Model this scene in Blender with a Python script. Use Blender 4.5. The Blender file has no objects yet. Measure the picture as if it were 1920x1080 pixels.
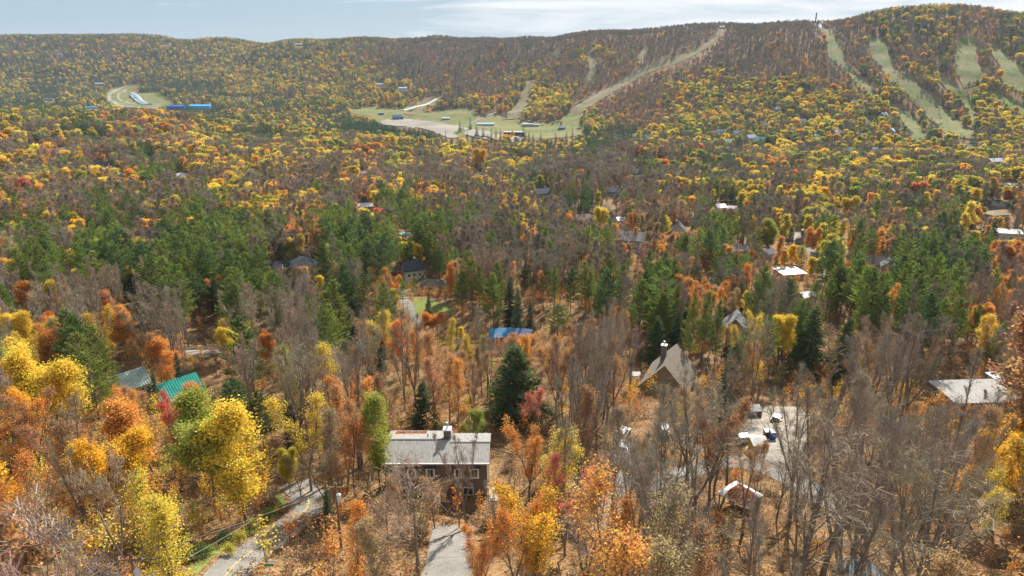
import bpy, math, random
import numpy as np
from mathutils import Vector, Matrix, geometry

R = math.radians
RNG = np.random.default_rng(7)
random.seed(7)
scene = bpy.context.scene
COL = scene.collection

# ------------------------------------------------------------------ camera, light, exposure
CAMZ = 170.0
PITCH = 19.0
SUN_EL, SUN_AZ = 36.0, 22.0        # azimuth clockwise from the viewing direction (+Y)
cam_d = bpy.data.cameras.new('camera'); cam = bpy.data.objects.new('camera', cam_d); COL.objects.link(cam)
cam.location = (0, 0, CAMZ); cam.rotation_euler = (R(90 - PITCH), 0, 0)
cam_d.lens = 24; cam_d.sensor_width = 36; cam_d.clip_start = 1; cam_d.clip_end = 20000
scene.camera = cam

world = bpy.data.worlds.new('World'); scene.world = world; world.use_nodes = True
nt = world.node_tree; nt.nodes.clear()
wo = nt.nodes.new('ShaderNodeOutputWorld'); bg = nt.nodes.new('ShaderNodeBackground')
sky = nt.nodes.new('ShaderNodeTexSky'); sky.sky_type = 'NISHITA'; sky.sun_disc = False
sky.sun_elevation = R(SUN_EL); sky.sun_rotation = R(SUN_AZ); sky.air_density = 1.0; sky.dust_density = 0.6; sky.ozone_density = 1.5
bg.inputs['Strength'].default_value = 0.052
tc = nt.nodes.new('ShaderNodeTexCoord'); mp = nt.nodes.new('ShaderNodeMapping')
mp.inputs['Scale'].default_value = (1.6, 1.6, 14.0)
mp.inputs['Rotation'].default_value = (0, R(4), 0)
no = nt.nodes.new('ShaderNodeTexNoise'); no.inputs['Scale'].default_value = 2.6; no.inputs['Detail'].default_value = 7; no.inputs['Roughness'].default_value = 0.6; no.inputs['Distortion'].default_value = 0.5
sx = nt.nodes.new('ShaderNodeSeparateXYZ')
add = nt.nodes.new('ShaderNodeMath'); add.operation = 'MULTIPLY_ADD'; add.inputs[1].default_value = 0.34
rmp = nt.nodes.new('ShaderNodeMapRange'); rmp.inputs['From Min'].default_value = 0.46; rmp.inputs['From Max'].default_value = 0.70
rmp.inputs['To Max'].default_value = 0.93
mix = nt.nodes.new('ShaderNodeMix'); mix.data_type = 'RGBA'
mix.inputs[7].default_value = (9.6, 9.8, 10.0, 1)
L = nt.links.new
L(tc.outputs['Generated'], mp.inputs['Vector']); L(mp.outputs['Vector'], no.inputs['Vector'])
L(tc.outputs['Generated'], sx.inputs['Vector'])
L(sx.outputs['X'], add.inputs[0]); L(no.outputs['Fac'], add.inputs[2])
L(add.outputs[0], rmp.inputs['Value']); L(rmp.outputs['Result'], mix.inputs[0])
tame = nt.nodes.new('ShaderNodeMix'); tame.data_type = 'RGBA'; tame.inputs[0].default_value = 0.8
tame.inputs[7].default_value = (4.0, 5.5, 6.9, 1)
L(sky.outputs['Color'], tame.inputs[6]); L(tame.outputs[2], mix.inputs[6]); L(mix.outputs[2], bg.inputs['Color']); L(bg.outputs[0], wo.inputs['Surface'])

sun_d = bpy.data.lights.new('sun', 'SUN'); sun = bpy.data.objects.new('sun', sun_d); COL.objects.link(sun)
sun_d.energy = 5.0; sun_d.angle = R(0.53); sun_d.color = (1.0, 0.94, 0.85)
sv = Vector((math.sin(R(SUN_AZ)) * math.cos(R(SUN_EL)), math.cos(R(SUN_AZ)) * math.cos(R(SUN_EL)), math.sin(R(SUN_EL))))
sun.rotation_euler = sv.to_track_quat('Z', 'Y').to_euler(); sun.location = sv * 900
vs = scene.view_settings; scene.display_settings.display_device = 'sRGB'
vs.view_transform = 'Standard'; vs.look = 'None'; vs.exposure = 0.98; vs.gamma = 1; vs.use_curve_mapping = False
cy = scene.cycles
scene.render.engine = 'CYCLES'
cy.max_bounces = 6; cy.diffuse_bounces = 3; cy.glossy_bounces = 2; cy.transmission_bounces = 3; cy.volume_bounces = 0
cy.use_denoising = True; cy.denoiser = 'OPENIMAGEDENOISE'; cy.denoising_input_passes = 'RGB_ALBEDO_NORMAL'; cy.denoising_prefilter = 'ACCURATE'; cy.transparent_max_bounces = 4; cy.sample_clamp_indirect = 4

# ------------------------------------------------------------------ helpers
def put(o, label=None, cat=None, group=None, kind=None):
    if label: o['label'] = label
    if cat: o['category'] = cat
    if group: o['group'] = group
    if kind: o['kind'] = kind
    return o

def link(name, data, parent=None, loc=None, rot=None):
    o = bpy.data.objects.new(name, data); COL.objects.link(o)
    if parent: o.parent = parent
    if loc is not None: o.location = loc
    if rot is not None: o.rotation_euler = rot
    return o

def nrm(a): return a / np.maximum(np.linalg.norm(a, axis=-1, keepdims=True), 1e-9)

class Geo:
    """Collects faces into one mesh."""
    def __init__(s): s.v = []; s.f = []; s.m = []; s.a = []; s.n = 0
    def add(s, v, f, mat=0, lv=None):
        v = np.asarray(v, float).reshape(-1, 3); f = np.asarray(f, int)
        if len(v) == 0: return
        s.v.append(v); s.f.append(f + s.n); s.m.append(mat)
        s.a.append(np.full(len(v), .5) if lv is None else np.asarray(lv, float)); s.n += len(v)
    def merge(s, o, mshift=0):
        for v, f, m, a in zip(o.v, o.f, o.m, o.a):
            s.v.append(v); s.f.append(f + s.n - 0); s.m.append(m + mshift); s.a.append(a)
        s.n += o.n
        return s
    def box(s, x0, x1, y0, y1, z0, z1, mat=0):
        v = [(x, y, z) for z in (z0, z1) for x, y in ((x0, y0), (x1, y0), (x1, y1), (x0, y1))]
        s.add(v, [(0, 3, 2, 1), (4, 5, 6, 7), (0, 1, 5, 4), (1, 2, 6, 5), (2, 3, 7, 6), (3, 0, 4, 7)], mat)
    def prism(s, pts, y0, y1, mat=0):
        """polygon in XZ extruded along Y (fan caps are fine for convex outlines)"""
        n = len(pts)
        s.add([(x, y0, z) for x, z in pts] + [(x, y1, z) for x, z in pts],
              [(i, (i + 1) % n, n + (i + 1) % n, n + i) for i in range(n)], mat)
        c = [(i, i + 1, i + 2) for i in range(0)]
        s.add([(x, y0, z) for x, z in pts], [(0, i, i + 1) for i in range(1, n - 1)], mat)
        s.add([(x, y1, z) for x, z in pts], [(0, i + 1, i) for i in range(1, n - 1)], mat)
    def tube(s, P0, P1, R0, R1, k=6, mat=0, cap=False):
        P0 = np.atleast_2d(np.asarray(P0, float)); P1 = np.atleast_2d(np.asarray(P1, float))
        R0 = np.atleast_1d(np.asarray(R0, float)); R1 = np.atleast_1d(np.asarray(R1, float))
        d = nrm(P1 - P0); ref = np.where(np.abs(d[:, 2:3]) > .9, [[1., 0, 0]], [[0, 0, 1.]])
        u = nrm(np.cross(d, ref)); w = np.cross(d, u)
        an = np.arange(k) * 2 * np.pi / k
        ring = u[:, None] * np.cos(an)[None, :, None] + w[:, None] * np.sin(an)[None, :, None]
        v = np.stack([P0[:, None] + ring * R0[:, None, None], P1[:, None] + ring * R1[:, None, None]], 1)
        n = len(P0); base = (np.arange(n) * 2 * k)[:, None]; i = np.arange(k)[None]; j = (i + 1) % k
        f = np.stack([base + i, base + j, base + k + j, base + k + i], -1).reshape(-1, 4)
        s.add(v.reshape(-1, 3), f, mat)
        if cap:
            for q in range(n):
                s.add(v[q, 1], [list(range(k))][:1] if k <= 4 else [(0, a, a + 1) for a in range(1, k - 1)], mat)
    def blades(s, P, D, Ln, W, mat=0, lv=None, rng=RNG):
        n = len(P); D = nrm(D); side = nrm(np.cross(D, rng.normal(size=(n, 3))))
        Ln = np.broadcast_to(Ln, n)[:, None]; W = np.broadcast_to(W, n)[:, None]
        v = np.stack([P - side * W / 2, P + side * W / 2, P + D * Ln], 1).reshape(-1, 3)
        s.add(v, np.arange(n * 3).reshape(-1, 3), mat, None if lv is None else np.repeat(lv, 3))
    def leaves(s, P, S, mat=0, lv=None, rng=RNG, flat=0.0):
        n = len(P); a = nrm(rng.normal(size=(n, 3))); b = rng.normal(size=(n, 3)); b[:, 2] *= (1 - flat); a[:, 2] *= (1 - flat)
        a = nrm(a); b = nrm(b - a * (a * b).sum(1, keepdims=True)); S = np.broadcast_to(S, n)[:, None]
        v = np.stack([P - a * S * .5, P + b * S * .38, P + a * S * .5, P - b * S * .38], 1).reshape(-1, 3)
        s.add(v, np.arange(n * 4).reshape(-1, 4), mat, None if lv is None else np.repeat(lv, 4))
    def mesh(s, name, mats, smooth=False):
        me = bpy.data.meshes.new(name)
        if not s.v: return me
        V = np.concatenate(s.v); A = np.concatenate(s.a)
        loops = np.concatenate([f.ravel() for f in s.f]); tot = np.concatenate([np.full(len(f), f.shape[1]) for f in s.f])
        start = np.concatenate([[0], np.cumsum(tot)[:-1]]); mi = np.concatenate([np.full(len(f), m) for f, m in zip(s.f, s.m)])
        me.vertices.add(len(V)); me.vertices.foreach_set('co', V.astype(np.float32).ravel())
        me.loops.add(len(loops)); me.loops.foreach_set('vertex_index', loops.astype(np.int32))
        me.polygons.add(len(tot)); me.polygons.foreach_set('loop_start', start.astype(np.int32))
        me.polygons.foreach_set('loop_total', tot.astype(np.int32)); me.polygons.foreach_set('material_index', mi.astype(np.int32))
        at = me.attributes.new('lv', 'FLOAT', 'POINT'); at.data.foreach_set('value', A.astype(np.float32))
        for m in mats: me.materials.append(m)
        me.update(calc_edges=True)
        me.polygons.foreach_set('use_smooth', np.full(len(tot), bool(smooth)))
        return me

# ------------------------------------------------------------------ materials
def nodes(name):
    m = bpy.data.materials.new(name); m.use_nodes = True; t = m.node_tree
    b = t.nodes['Principled BSDF']; return m, t, b

def plain(name, col, rough=.7, noise=.18, scale=1.5, metal=0.0, bump=0.0, stretch=(1, 1, 1), spec=.3):
    m, t, b = nodes(name)
    g = t.nodes.new('ShaderNodeNewGeometry') if False else t.nodes.new('ShaderNodeTexCoord')
    mp = t.nodes.new('ShaderNodeMapping'); mp.inputs['Scale'].default_value = stretch
    n = t.nodes.new('ShaderNodeTexNoise'); n.inputs['Scale'].default_value = scale; n.inputs['Detail'].default_value = 6; n.inputs['Roughness'].default_value = .65
    mr = t.nodes.new('ShaderNodeMapRange'); mr.inputs['From Min'].default_value = .3; mr.inputs['From Max'].default_value = .7
    mr.inputs['To Min'].default_value = 1 - noise; mr.inputs['To Max'].default_value = 1 + noise
    mx = t.nodes.new('ShaderNodeMix'); mx.data_type = 'RGBA'; mx.blend_type = 'MULTIPLY'; mx.inputs[0].default_value = 1
    mx.inputs[6].default_value = (*col, 1)
    t.links.new(g.outputs['Object'], mp.inputs[0]); t.links.new(mp.outputs[0], n.inputs['Vector']); t.links.new(n.outputs['Fac'], mr.inputs['Value'])
    t.links.new(mr.outputs[0], mx.inputs[7]); t.links.new(mx.outputs[2], b.inputs['Base Color'])
    b.inputs['Roughness'].default_value = rough; b.inputs['Metallic'].default_value = metal; b.inputs['Specular IOR Level'].default_value = spec
    if bump:
        bp = t.nodes.new('ShaderNodeBump'); bp.inputs['Strength'].default_value = bump; bp.inputs['Distance'].default_value = .05
        t.links.new(n.outputs['Fac'], bp.inputs['Height']); t.links.new(bp.outputs[0], b.inputs['Normal'])
    return m

def ramp_ground(name, cols, scale, detail=8, fine=6.0, rough=.95, stretch=(1, 1, 1), finemix=.5):
    """earth, litter and grass: two noises in world space through a colour ramp"""
    m, t, b = nodes(name)
    g = t.nodes.new('ShaderNodeNewGeometry'); mp = t.nodes.new('ShaderNodeMapping'); mp.inputs['Scale'].default_value = stretch
    n1 = t.nodes.new('ShaderNodeTexNoise'); n1.inputs['Scale'].default_value = scale; n1.inputs['Detail'].default_value = detail; n1.inputs['Roughness'].default_value = .7
    n2 = t.nodes.new('ShaderNodeTexVoronoi'); n2.inputs['Scale'].default_value = fine
    sp = t.nodes.new('ShaderNodeSeparateColor')
    a = t.nodes.new('ShaderNodeMix'); a.data_type = 'FLOAT'; a.inputs[0].default_value = finemix
    r = t.nodes.new('ShaderNodeValToRGB'); r.color_ramp.elements.remove(r.color_ramp.elements[1])
    for i, (p, c) in enumerate(cols):
        e = r.color_ramp.elements[0] if i == 0 else r.color_ramp.elements.new(p)
        e.position = p; e.color = (*c, 1)
    K = t.links.new
    K(g.outputs['Position'], mp.inputs[0]); K(mp.outputs[0], n1.inputs['Vector']); K(g.outputs['Position'], n2.inputs['Vector'])
    K(n2.outputs['Color'], sp.inputs[0]); K(n1.outputs['Fac'], a.inputs[2]); K(sp.outputs[0], a.inputs[3])
    K(a.outputs[0], r.inputs[0]); K(r.outputs[0], b.inputs['Base Color'])
    b.inputs['Roughness'].default_value = rough; b.inputs['Specular IOR Level'].default_value = .1
    bp = t.nodes.new('ShaderNodeBump'); bp.inputs['Strength'].default_value = .8; bp.inputs['Distance'].default_value = .12
    K(sp.outputs[1], bp.inputs['Height']); K(bp.outputs[0], b.inputs['Normal'])
    return m

def leafmat(name, trans=.45, vary=.5, fixed=None, hue=.03):
    m = bpy.data.materials.new(name); m.use_nodes = True; t = m.node_tree; t.nodes.clear(); K = t.links.new
    out = t.nodes.new('ShaderNodeOutputMaterial'); d = t.nodes.new('ShaderNodeBsdfDiffuse'); tr = t.nodes.new('ShaderNodeBsdfTranslucent')
    mx = t.nodes.new('ShaderNodeMixShader'); mx.inputs[0].default_value = trans
    lv = t.nodes.new('ShaderNodeAttribute'); lv.attribute_name = 'lv'; lv.attribute_type = 'GEOMETRY'
    hs = t.nodes.new('ShaderNodeHueSaturation')
    mh = t.nodes.new('ShaderNodeMapRange'); mh.inputs['To Min'].default_value = .5 - hue; mh.inputs['To Max'].default_value = .5 + hue
    mv = t.nodes.new('ShaderNodeMapRange'); mv.inputs['To Min'].default_value = 1 - vary; mv.inputs['To Max'].default_value = 1 + vary * .8
    if fixed is None:
        ti = t.nodes.new('ShaderNodeAttribute'); ti.attribute_name = 'tint'; ti.attribute_type = 'INSTANCER'
        K(ti.outputs['Color'], hs.inputs['Color'])
    else: hs.inputs['Color'].default_value = (*fixed, 1)
    fr = t.nodes.new('ShaderNodeMath'); fr.operation = 'FRACT'; mu = t.nodes.new('ShaderNodeMath'); mu.operation = 'MULTIPLY'; mu.inputs[1].default_value = 7.31
    K(lv.outputs['Fac'], mu.inputs[0]); K(mu.outputs[0], fr.inputs[0]); K(fr.outputs[0], mh.inputs['Value']); K(lv.outputs['Fac'], mv.inputs['Value'])
    K(mh.outputs[0], hs.inputs['Hue']); K(mv.outputs[0], hs.inputs['Value'])
    K(hs.outputs[0], d.inputs[0]); K(hs.outputs[0], tr.inputs[0]); K(d.outputs[0], mx.inputs[1]); K(tr.outputs[0], mx.inputs[2]); K(mx.outputs[0], out.inputs[0])
    return m

M = {}
M['leaf'] = leafmat('autumn_leaf', .42, .5, hue=.035)
M['needle'] = leafmat('needles', .42, .5, hue=.025)
M['twig'] = leafmat('twig', .0, .35, hue=.01)
M['bark'] = plain('bark', (.19, .155, .125), .95, .45, 3, bump=.6, stretch=(3, 3, .5), spec=.05)
M['birchbark'] = plain('pale_bark', (.45, .42, .37), .9, .4, 3, stretch=(1, 1, 4), spec=.05)
M['browntwig'] = leafmat('brown_twig', .0, .35, fixed=(.27, .21, .155), hue=.01)
M['litter'] = ramp_ground('leaf_litter', [(.25, (.05, .04, .025)), (.40, (.15, .09, .045)), (.52, (.25, .14, .06)), (.64, (.31, .19, .09)), (.76, (.16, .12, .06)), (.9, (.10, .11, .04))], .09, fine=2.6, finemix=.34)
M['grass'] = ramp_ground('mown_grass', [(.3, (.10, .14, .03)), (.5, (.17, .21, .045)), (.7, (.27, .25, .08))], .12, fine=5)
M['slope'] = ramp_ground('dry_slope_grass', [(.30, (.05, .105, .02)), (.42, (.095, .15, .035)), (.5, (.175, .17, .05)), (.58, (.215, .17, .075)), (.7, (.14, .09, .05))], .03, fine=.3, stretch=(1, .45, 2), finemix=.22)
M['dry'] = ramp_ground('dry_run_grass', [(.30, (.07, .10, .03)), (.42, (.14, .135, .05)), (.5, (.19, .155, .075)), (.6, (.22, .155, .095)), (.72, (.13, .085, .05))], .03, fine=.3, stretch=(1, .45, 2), finemix=.22)
M['asphalt'] = ramp_ground('weathered_asphalt', [(.3, (.15, .14, .13)), (.45, (.23, .215, .19)), (.6, (.27, .25, .22)), (.75, (.31, .26, .20))], .35, fine=9, finemix=.22)
M['gravel'] = ramp_ground('pale_gravel', [(.3, (.22, .19, .155)), (.55, (.31, .275, .23)), (.8, (.37, .335, .28))], .12, fine=2, finemix=.3)
M['yellowline'] = plain('road_paint', (.46, .34, .11), .8, .45, 3)
M['white'] = plain('white_paint', (.78, .77, .74), .5, .06, 2)
M['glass'] = plain('dark_glass', (.03, .04, .05), .12, .1, 1, spec=.6)
M['metal'] = plain('galvanised', (.45, .46, .47), .45, .15, 3, metal=.5)
M['wood'] = plain('weathered_wood', (.17, .12, .08), .85, .3, 3, stretch=(1, 1, .2))
M['pool'] = plain('pool_water', (.08, .50, .52), .1, .1, 1, spec=.6)
M['black'] = plain('tyre_black', (.02, .02, .022), .8, .1, 3)
_c = {}
def colmat(c, rough=.7, kind=''):
    k = (tuple(round(x, 3) for x in c), rough, kind)
    if k not in _c:
        nm = 'paint_%d' % len(_c)
        if kind == 'shingle': _c[k] = plain('shingle_%d' % len(_c), c, .9, .32, 1.6, bump=.25, stretch=(3, .6, .6))
        elif kind == 'siding': _c[k] = plain('siding_%d' % len(_c), c, .75, .16, 1.2, bump=.2, stretch=(6, 6, .4))
        elif kind == 'metal': _c[k] = plain('sheet_metal_%d' % len(_c), c, .45, .26, .6, metal=.2)
        elif kind == 'car': _c[k] = plain('car_paint_%d' % len(_c), c, .22, .03, 1, metal=.1, spec=.6)
        else: _c[k] = plain(nm, c, rough)
    return _c[k]

# ------------------------------------------------------------------ terrain
NEAR = [(0, 48), (40, 53), (60, 57), (80, 61), (100, 65), (130, 74), (160, 81), (200, 88), (260, 96), (320, 102), (400, 110), (500, 119)]
NEARL = [(0, 48), (40, 53), (60, 57), (80, 61), (100, 66), (130, 75), (160, 80), (200, 84), (240, 88), (300, 99), (400, 110), (500, 117)]
T = [
 (-300, NEARL, [(700, 121), (850, 114), (1000, 105), (1100, 104), (1250, 116), (1500, 142), (1800, 150), (2200, 150), (2500, 143), (2800, 118), (3200, 20), (3600, -75), (4200, 20)]),
 (200, NEARL, [(700, 122), (850, 115), (1000, 106), (1100, 105), (1250, 118), (1500, 144), (1800, 150), (2200, 150), (2600, 146), (2850, 118), (3200, 18), (3600, -77), (4200, 20)]),
 (400, NEAR, [(700, 124), (850, 120), (1000, 113), (1100, 112), (1250, 123), (1500, 146), (1800, 150), (2100, 150), (2350, 144), (2700, 112), (3200, 8), (3500, -62), (4100, 20)]),
 (640, NEAR, [(700, 132), (900, 137), (1100, 139), (1300, 148), (1500, 152), (1750, 151), (1950, 143), (2300, 108), (2700, 40), (3150, -47), (3700, 30)]),
 (800, NEAR, [(700, 136), (900, 146), (1100, 152), (1300, 157), (1500, 159), (1750, 156), (1900, 140), (2100, 100), (2400, 40), (2700, -20), (2900, -45), (3500, 40)]),
 (960, NEAR, [(700, 136), (900, 146), (1100, 152), (1300, 157), (1500, 159), (1650, 156), (1800, 135), (2000, 95), (2300, 25), (2600, -40), (3200, 40)]),
 (1130, NEAR, [(700, 136), (900, 146), (1100, 152), (1300, 156), (1450, 154), (1600, 125), (1850, 70), (2100, 5), (2350, -50), (2900, 40)]),
 (1300, NEAR, [(700, 135), (900, 146), (1100, 151), (1250, 148), (1400, 125), (1600, 85), (1850, 22), (2200, -64), (2800, 40)]),
 (1525, NEAR, [(700, 134), (900, 145), (1050, 144), (1180, 130), (1300, 105), (1500, 50), (1700, -10), (1950, -67), (2600, 40)]),
 (1720, NEAR, [(700, 134), (900, 143), (1050, 138), (1150, 127), (1300, 85), (1500, 20), (1700, -45), (1850, -85), (2500, 40)]),
 (1900, NEAR, [(700, 133), (900, 142), (1030, 138), (1120, 125), (1270, 80), (1450, 24), (1640, -40), (1780, -82), (2400, 40)]),
 (2250, NEAR, [(700, 132), (900, 142), (1030, 138), (1120, 125), (1270, 80), (1450, 24), (1640, -40), (1780, -80), (2400, 40)]),
]
NAZ, NR = 1441, 420
AZ = np.linspace(-180, 180, NAZ); RMIN, RMAX = 3.0, 5600.0
LR = np.linspace(math.log(RMIN), math.log(RMAX), NR); RR = np.exp(LR)
def _grid():
    cosz = np.cos(np.radians(AZ)); colpx = 960 + 1354 * np.tan(np.radians(np.clip(AZ, -60, 60))); colpx = np.clip(colpx, -300, 2250)
    D = RR[None, :] * np.maximum(cosz, .35)[:, None]
    prof = np.stack([np.interp(D, *zip(*(n + f + [(6000, 60)]))) for _, n, f in T])      # col, az, r
    px = np.array([t[0] for t in T]); i = np.clip(np.searchsorted(px, colpx) - 1, 0, len(px) - 2)
    u = (colpx - px[i]) / (px[i + 1] - px[i]); u = u * u * (3 - 2 * u)
    k = np.arange(NAZ)
    h = prof[i, k] * (1 - u)[:, None] + prof[i + 1, k] * u[:, None]
    def blur(a, s, axis):
        w = np.exp(-.5 * (np.arange(-3 * s, 3 * s + 1) / s) ** 2); w /= w.sum()
        p = np.concatenate([np.repeat(np.take(a, [0], axis), 3 * s, axis), a, np.repeat(np.take(a, [-1], axis), 3 * s, axis)], axis)
        return np.apply_along_axis(lambda q: np.convolve(q, w, 'valid'), axis, p)
    h = blur(blur(h, 3, 1), 5, 0)
    h = np.where(h < 60, h - (60 - h) * .22, h)
    z = CAMZ - h
    X = RR[None] * np.sin(np.radians(AZ))[:, None]; Y = RR[None] * np.cos(np.radians(AZ))[:, None]
    rng = np.random.default_rng(3); fade = np.clip((RR - 200) / 600, 0, 1)[None]
    for lam, amp in ((900, 7), (420, 6), (190, 3.2), (85, 1.4), (36, .5), (15, .22)):
        for _ in range(4):
            a = rng.uniform(0, 6.283); ph = rng.uniform(0, 6.283); l = lam * rng.uniform(.75, 1.3)
            s = np.sin((X * math.cos(a) + Y * math.sin(a)) * 6.283 / l + ph) * amp * .5
            z = z + (s * fade if lam > 100 else s)
    z[-1] = z[0]
    return z, X, Y
ZG, XG, YG = _grid()

def hgt(x, y):
    x = np.asarray(x, float); y = np.asarray(y, float)
    a = (np.degrees(np.arctan2(x, y)) + 180) / 360 * (NAZ - 1); r = (np.log(np.clip(np.hypot(x, y), RMIN, RMAX * .999)) - LR[0]) / (LR[1] - LR[0])
    i = np.clip(a.astype(int), 0, NAZ - 2); j = np.clip(r.astype(int), 0, NR - 2); u = a - i; v = r - j
    return (ZG[i, j] * (1 - u) + ZG[i + 1, j] * u) * (1 - v) + (ZG[i, j + 1] * (1 - u) + ZG[i + 1, j + 1] * u) * v

SP, CP = math.sin(R(PITCH)), math.cos(R(PITCH))
def proj(x, y, z):
    dz = CAMZ - np.asarray(z); dep = np.asarray(y) * CP + dz * SP
    return 960 + 1280 * np.asarray(x) / dep, 540 + 1280 * (dz * CP - np.asarray(y) * SP) / dep, dep

_t = np.exp(np.linspace(math.log(25), math.log(5500), 2600))
def G(px, py, off=0.0, far=None):
    """the point of the terrain (raised by off) that is seen at a pixel of the 1920 x 1080 photograph"""
    u, v = (px - 960) / 1280, (py - 540) / 1280
    d = np.array([u, CP - v * SP, -SP - v * CP])
    x, y, z = _t * d[0], _t * d[1], CAMZ + _t * d[2]
    s = z - hgt(x, y) - off
    if far: s = np.where(_t < far, 1, s)
    k = np.where(s < 0)[0]
    if len(k) == 0: k = np.argmin(np.where(_t < 1300, 9e9, s / _t)); t = _t[k]
    else:
        k = max(k[0], 1); t = _t[k - 1] + (_t[k] - _t[k - 1]) * s[k - 1] / (s[k - 1] - s[k] + 1e-9)
    p = d * t; x, y = float(p[0]), float(p[1])
    return x, y, float(hgt(x, y)), float(t)

def terrain():
    cols = [i for i in range(NAZ) if abs(AZ[i]) <= 46 or i % 16 == 0]
    V = np.stack([XG[cols][:-1], YG[cols][:-1], ZG[cols][:-1]], -1); n = len(cols) - 1
    idx = np.arange(n * NR).reshape(n, NR); nx = np.roll(idx, -1, 0)
    f = np.stack([idx[:, :-1], idx[:, 1:], nx[:, 1:], nx[:, :-1]], -1).reshape(-1, 4)
    g = Geo(); g.add(V.reshape(-1, 3), f)
    g.add(np.concatenate([V[:, 0], [[0, 0, V[:, 0, 2].mean()]]]), [(i, (i + 1) % n, n) for i in range(n)])
    put(link('ground', g.mesh('ground', [M['litter']], smooth=True)), kind='structure')
terrain()

def inpoly(x, y, P):
    P = np.asarray(P); c = np.zeros(np.shape(x), bool); j = len(P) - 1
    for i in range(len(P)):
        xi, yi = P[i][:2]; xj, yj = P[j][:2]
        c ^= ((yi > y) != (yj > y)) & (x < (xj - xi) * (y - yi) / (yj - yi + 1e-12) + xi); j = i
    return c

CLEAR = []      # ground polygons without trees
def drape(name, P, mat, lift, step, kind='structure', clear=True, margin=0):
    P = [tuple(p[:2]) for p in P]; a = np.array(P)
    x0, y0 = a.min(0); x1, y1 = a.max(0)
    gx, gy = np.meshgrid(np.arange(x0, x1, step), np.arange(y0, y1, step)); gx = gx.ravel() + .01; gy = gy.ravel() + .013
    m = inpoly(gx, gy, P)
    B = []
    for i in range(len(P)):
        p, q = np.array(P[i]), np.array(P[(i + 1) % len(P)]); n = max(1, int(np.linalg.norm(q - p) / step))
        B += [p + (q - p) * k / n for k in range(n)]
    vs_ = [Vector(b) for b in B] + [Vector((u, v)) for u, v in zip(gx[m], gy[m])]
    nb = len(B)
    vo, eo, fo, *_ = geometry.delaunay_2d_cdt(vs_, [], [list(range(nb))], 1, 1e-4)
    xy = np.array([v[:] for v in vo]); z = hgt(xy[:, 0], xy[:, 1]) + lift
    g = Geo(); g.add(np.c_[xy, z], np.array([f for f in fo if len(f) == 3]))
    o = link(name, g.mesh(name, [mat], smooth=True)); put(o, kind=kind)
    if clear: CLEAR.append(a)
    return o

def pxpoly(pts, dens=1, far=None):
    out = []
    for i, (x, y) in enumerate(pts):
        x2, y2 = pts[(i + 1) % len(pts)]
        for k in range(dens): out.append(G(x + (x2 - x) * k / dens, y + (y2 - y) * k / dens, far=far)[:2])
    return out

def ribbon(pts, w, smooth=3, world=False, ends=None):
    P = np.array(pts if world else [G(x, y)[:2] for x, y in pts], float)
    for _ in range(smooth):
        q = [P[0]]
        for i in range(len(P) - 1): q += [P[i] * .75 + P[i + 1] * .25, P[i] * .25 + P[i + 1] * .75]
        P = np.array(q + [P[-1]])
    d = nrm(np.gradient(P, axis=0)); n = np.stack([-d[:, 1], d[:, 0]], 1) * w / 2
    return P, [tuple(p) for p in np.concatenate([P + n, (P - n)[::-1]])]

# ---- ski runs, field, car park, tracks
RUNS = [
 [(1523, 44), (1547, 63), (1553, 100), (1590, 133), (1613, 160), (1657, 187), (1683, 207), (1700, 233), (1710, 257), (1742, 257), (1710, 217), (1683, 200), (1647, 177), (1613, 147), (1587, 120), (1577, 87), (1563, 67), (1538, 50)],
 [(1630, 68), (1633, 100), (1653, 123), (1670, 147), (1697, 167), (1720, 193), (1747, 220), (1777, 247), (1833, 255), (1813, 240), (1780, 213), (1757, 187), (1727, 167), (1710, 143), (1677, 133), (1667, 100), (1660, 72)],
 [(1803, 68), (1790, 100), (1793, 130), (1807, 157), (1837, 150), (1843, 137), (1827, 110), (1833, 80), (1817, 68)],
 [(1757, 140), (1775, 160), (1800, 180), (1815, 205), (1822, 228), (1832, 222), (1824, 195), (1808, 172), (1780, 150), (1762, 135)],
 [(1852, 83), (1870, 110), (1880, 147), (1890, 160), (1920, 165), (1935, 150), (1897, 113), (1867, 85)],
 [(1850, 168), (1880, 190), (1905, 203), (1935, 215), (1935, 203), (1890, 182), (1860, 165)],
 [(1352, 56), (1326, 78), (1280, 101), (1207, 127), (1140, 163), (1090, 190), (1062, 211), (1084, 216), (1105, 201), (1147, 175), (1213, 138), (1284, 114), (1323, 92), (1340, 78), (1360, 58)],
 [(987, 150), (975, 190), (960, 205), (945, 216), (975, 214), (990, 195), (999, 170), (1002, 150)],
 [(1100, 98), (1112, 95), (1120, 120), (1117, 150), (1100, 150), (1105, 125)],
 [(1030, 98), (1052, 92), (1050, 101), (1032, 105)],
 [(755, 205), (785, 187), (835, 178), (828, 186), (800, 195), (778, 208)],
 [(1196, 112), (1210, 85), (1216, 86), (1206, 114)],
]
FIELD = [(655, 206), (700, 199), (740, 205), (800, 211), (860, 203), (882, 205), (900, 215), (945, 215), (950, 226), (1000, 231), (1050, 227), (1063, 211), (1086, 215), (1090, 235), (1098, 252), (1060, 259), (1010, 261), (960, 250), (900, 248), (860, 258), (840, 258), (800, 242), (740, 236), (712, 232), (690, 217), (660, 213)]
LOT = [(712, 228), (735, 222), (762, 223), (790, 227), (830, 231), (868, 240), (850, 249), (862, 260), (838, 259), (812, 247), (780, 240), (745, 237), (718, 234)]
OVAL = [(212, 165), (235, 162), (262, 158), (266, 162), (240, 171), (262, 175), (297, 174), (312, 186), (330, 193), (325, 199), (280, 203), (245, 203), (212, 199), (199, 188), (198, 177)]
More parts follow.
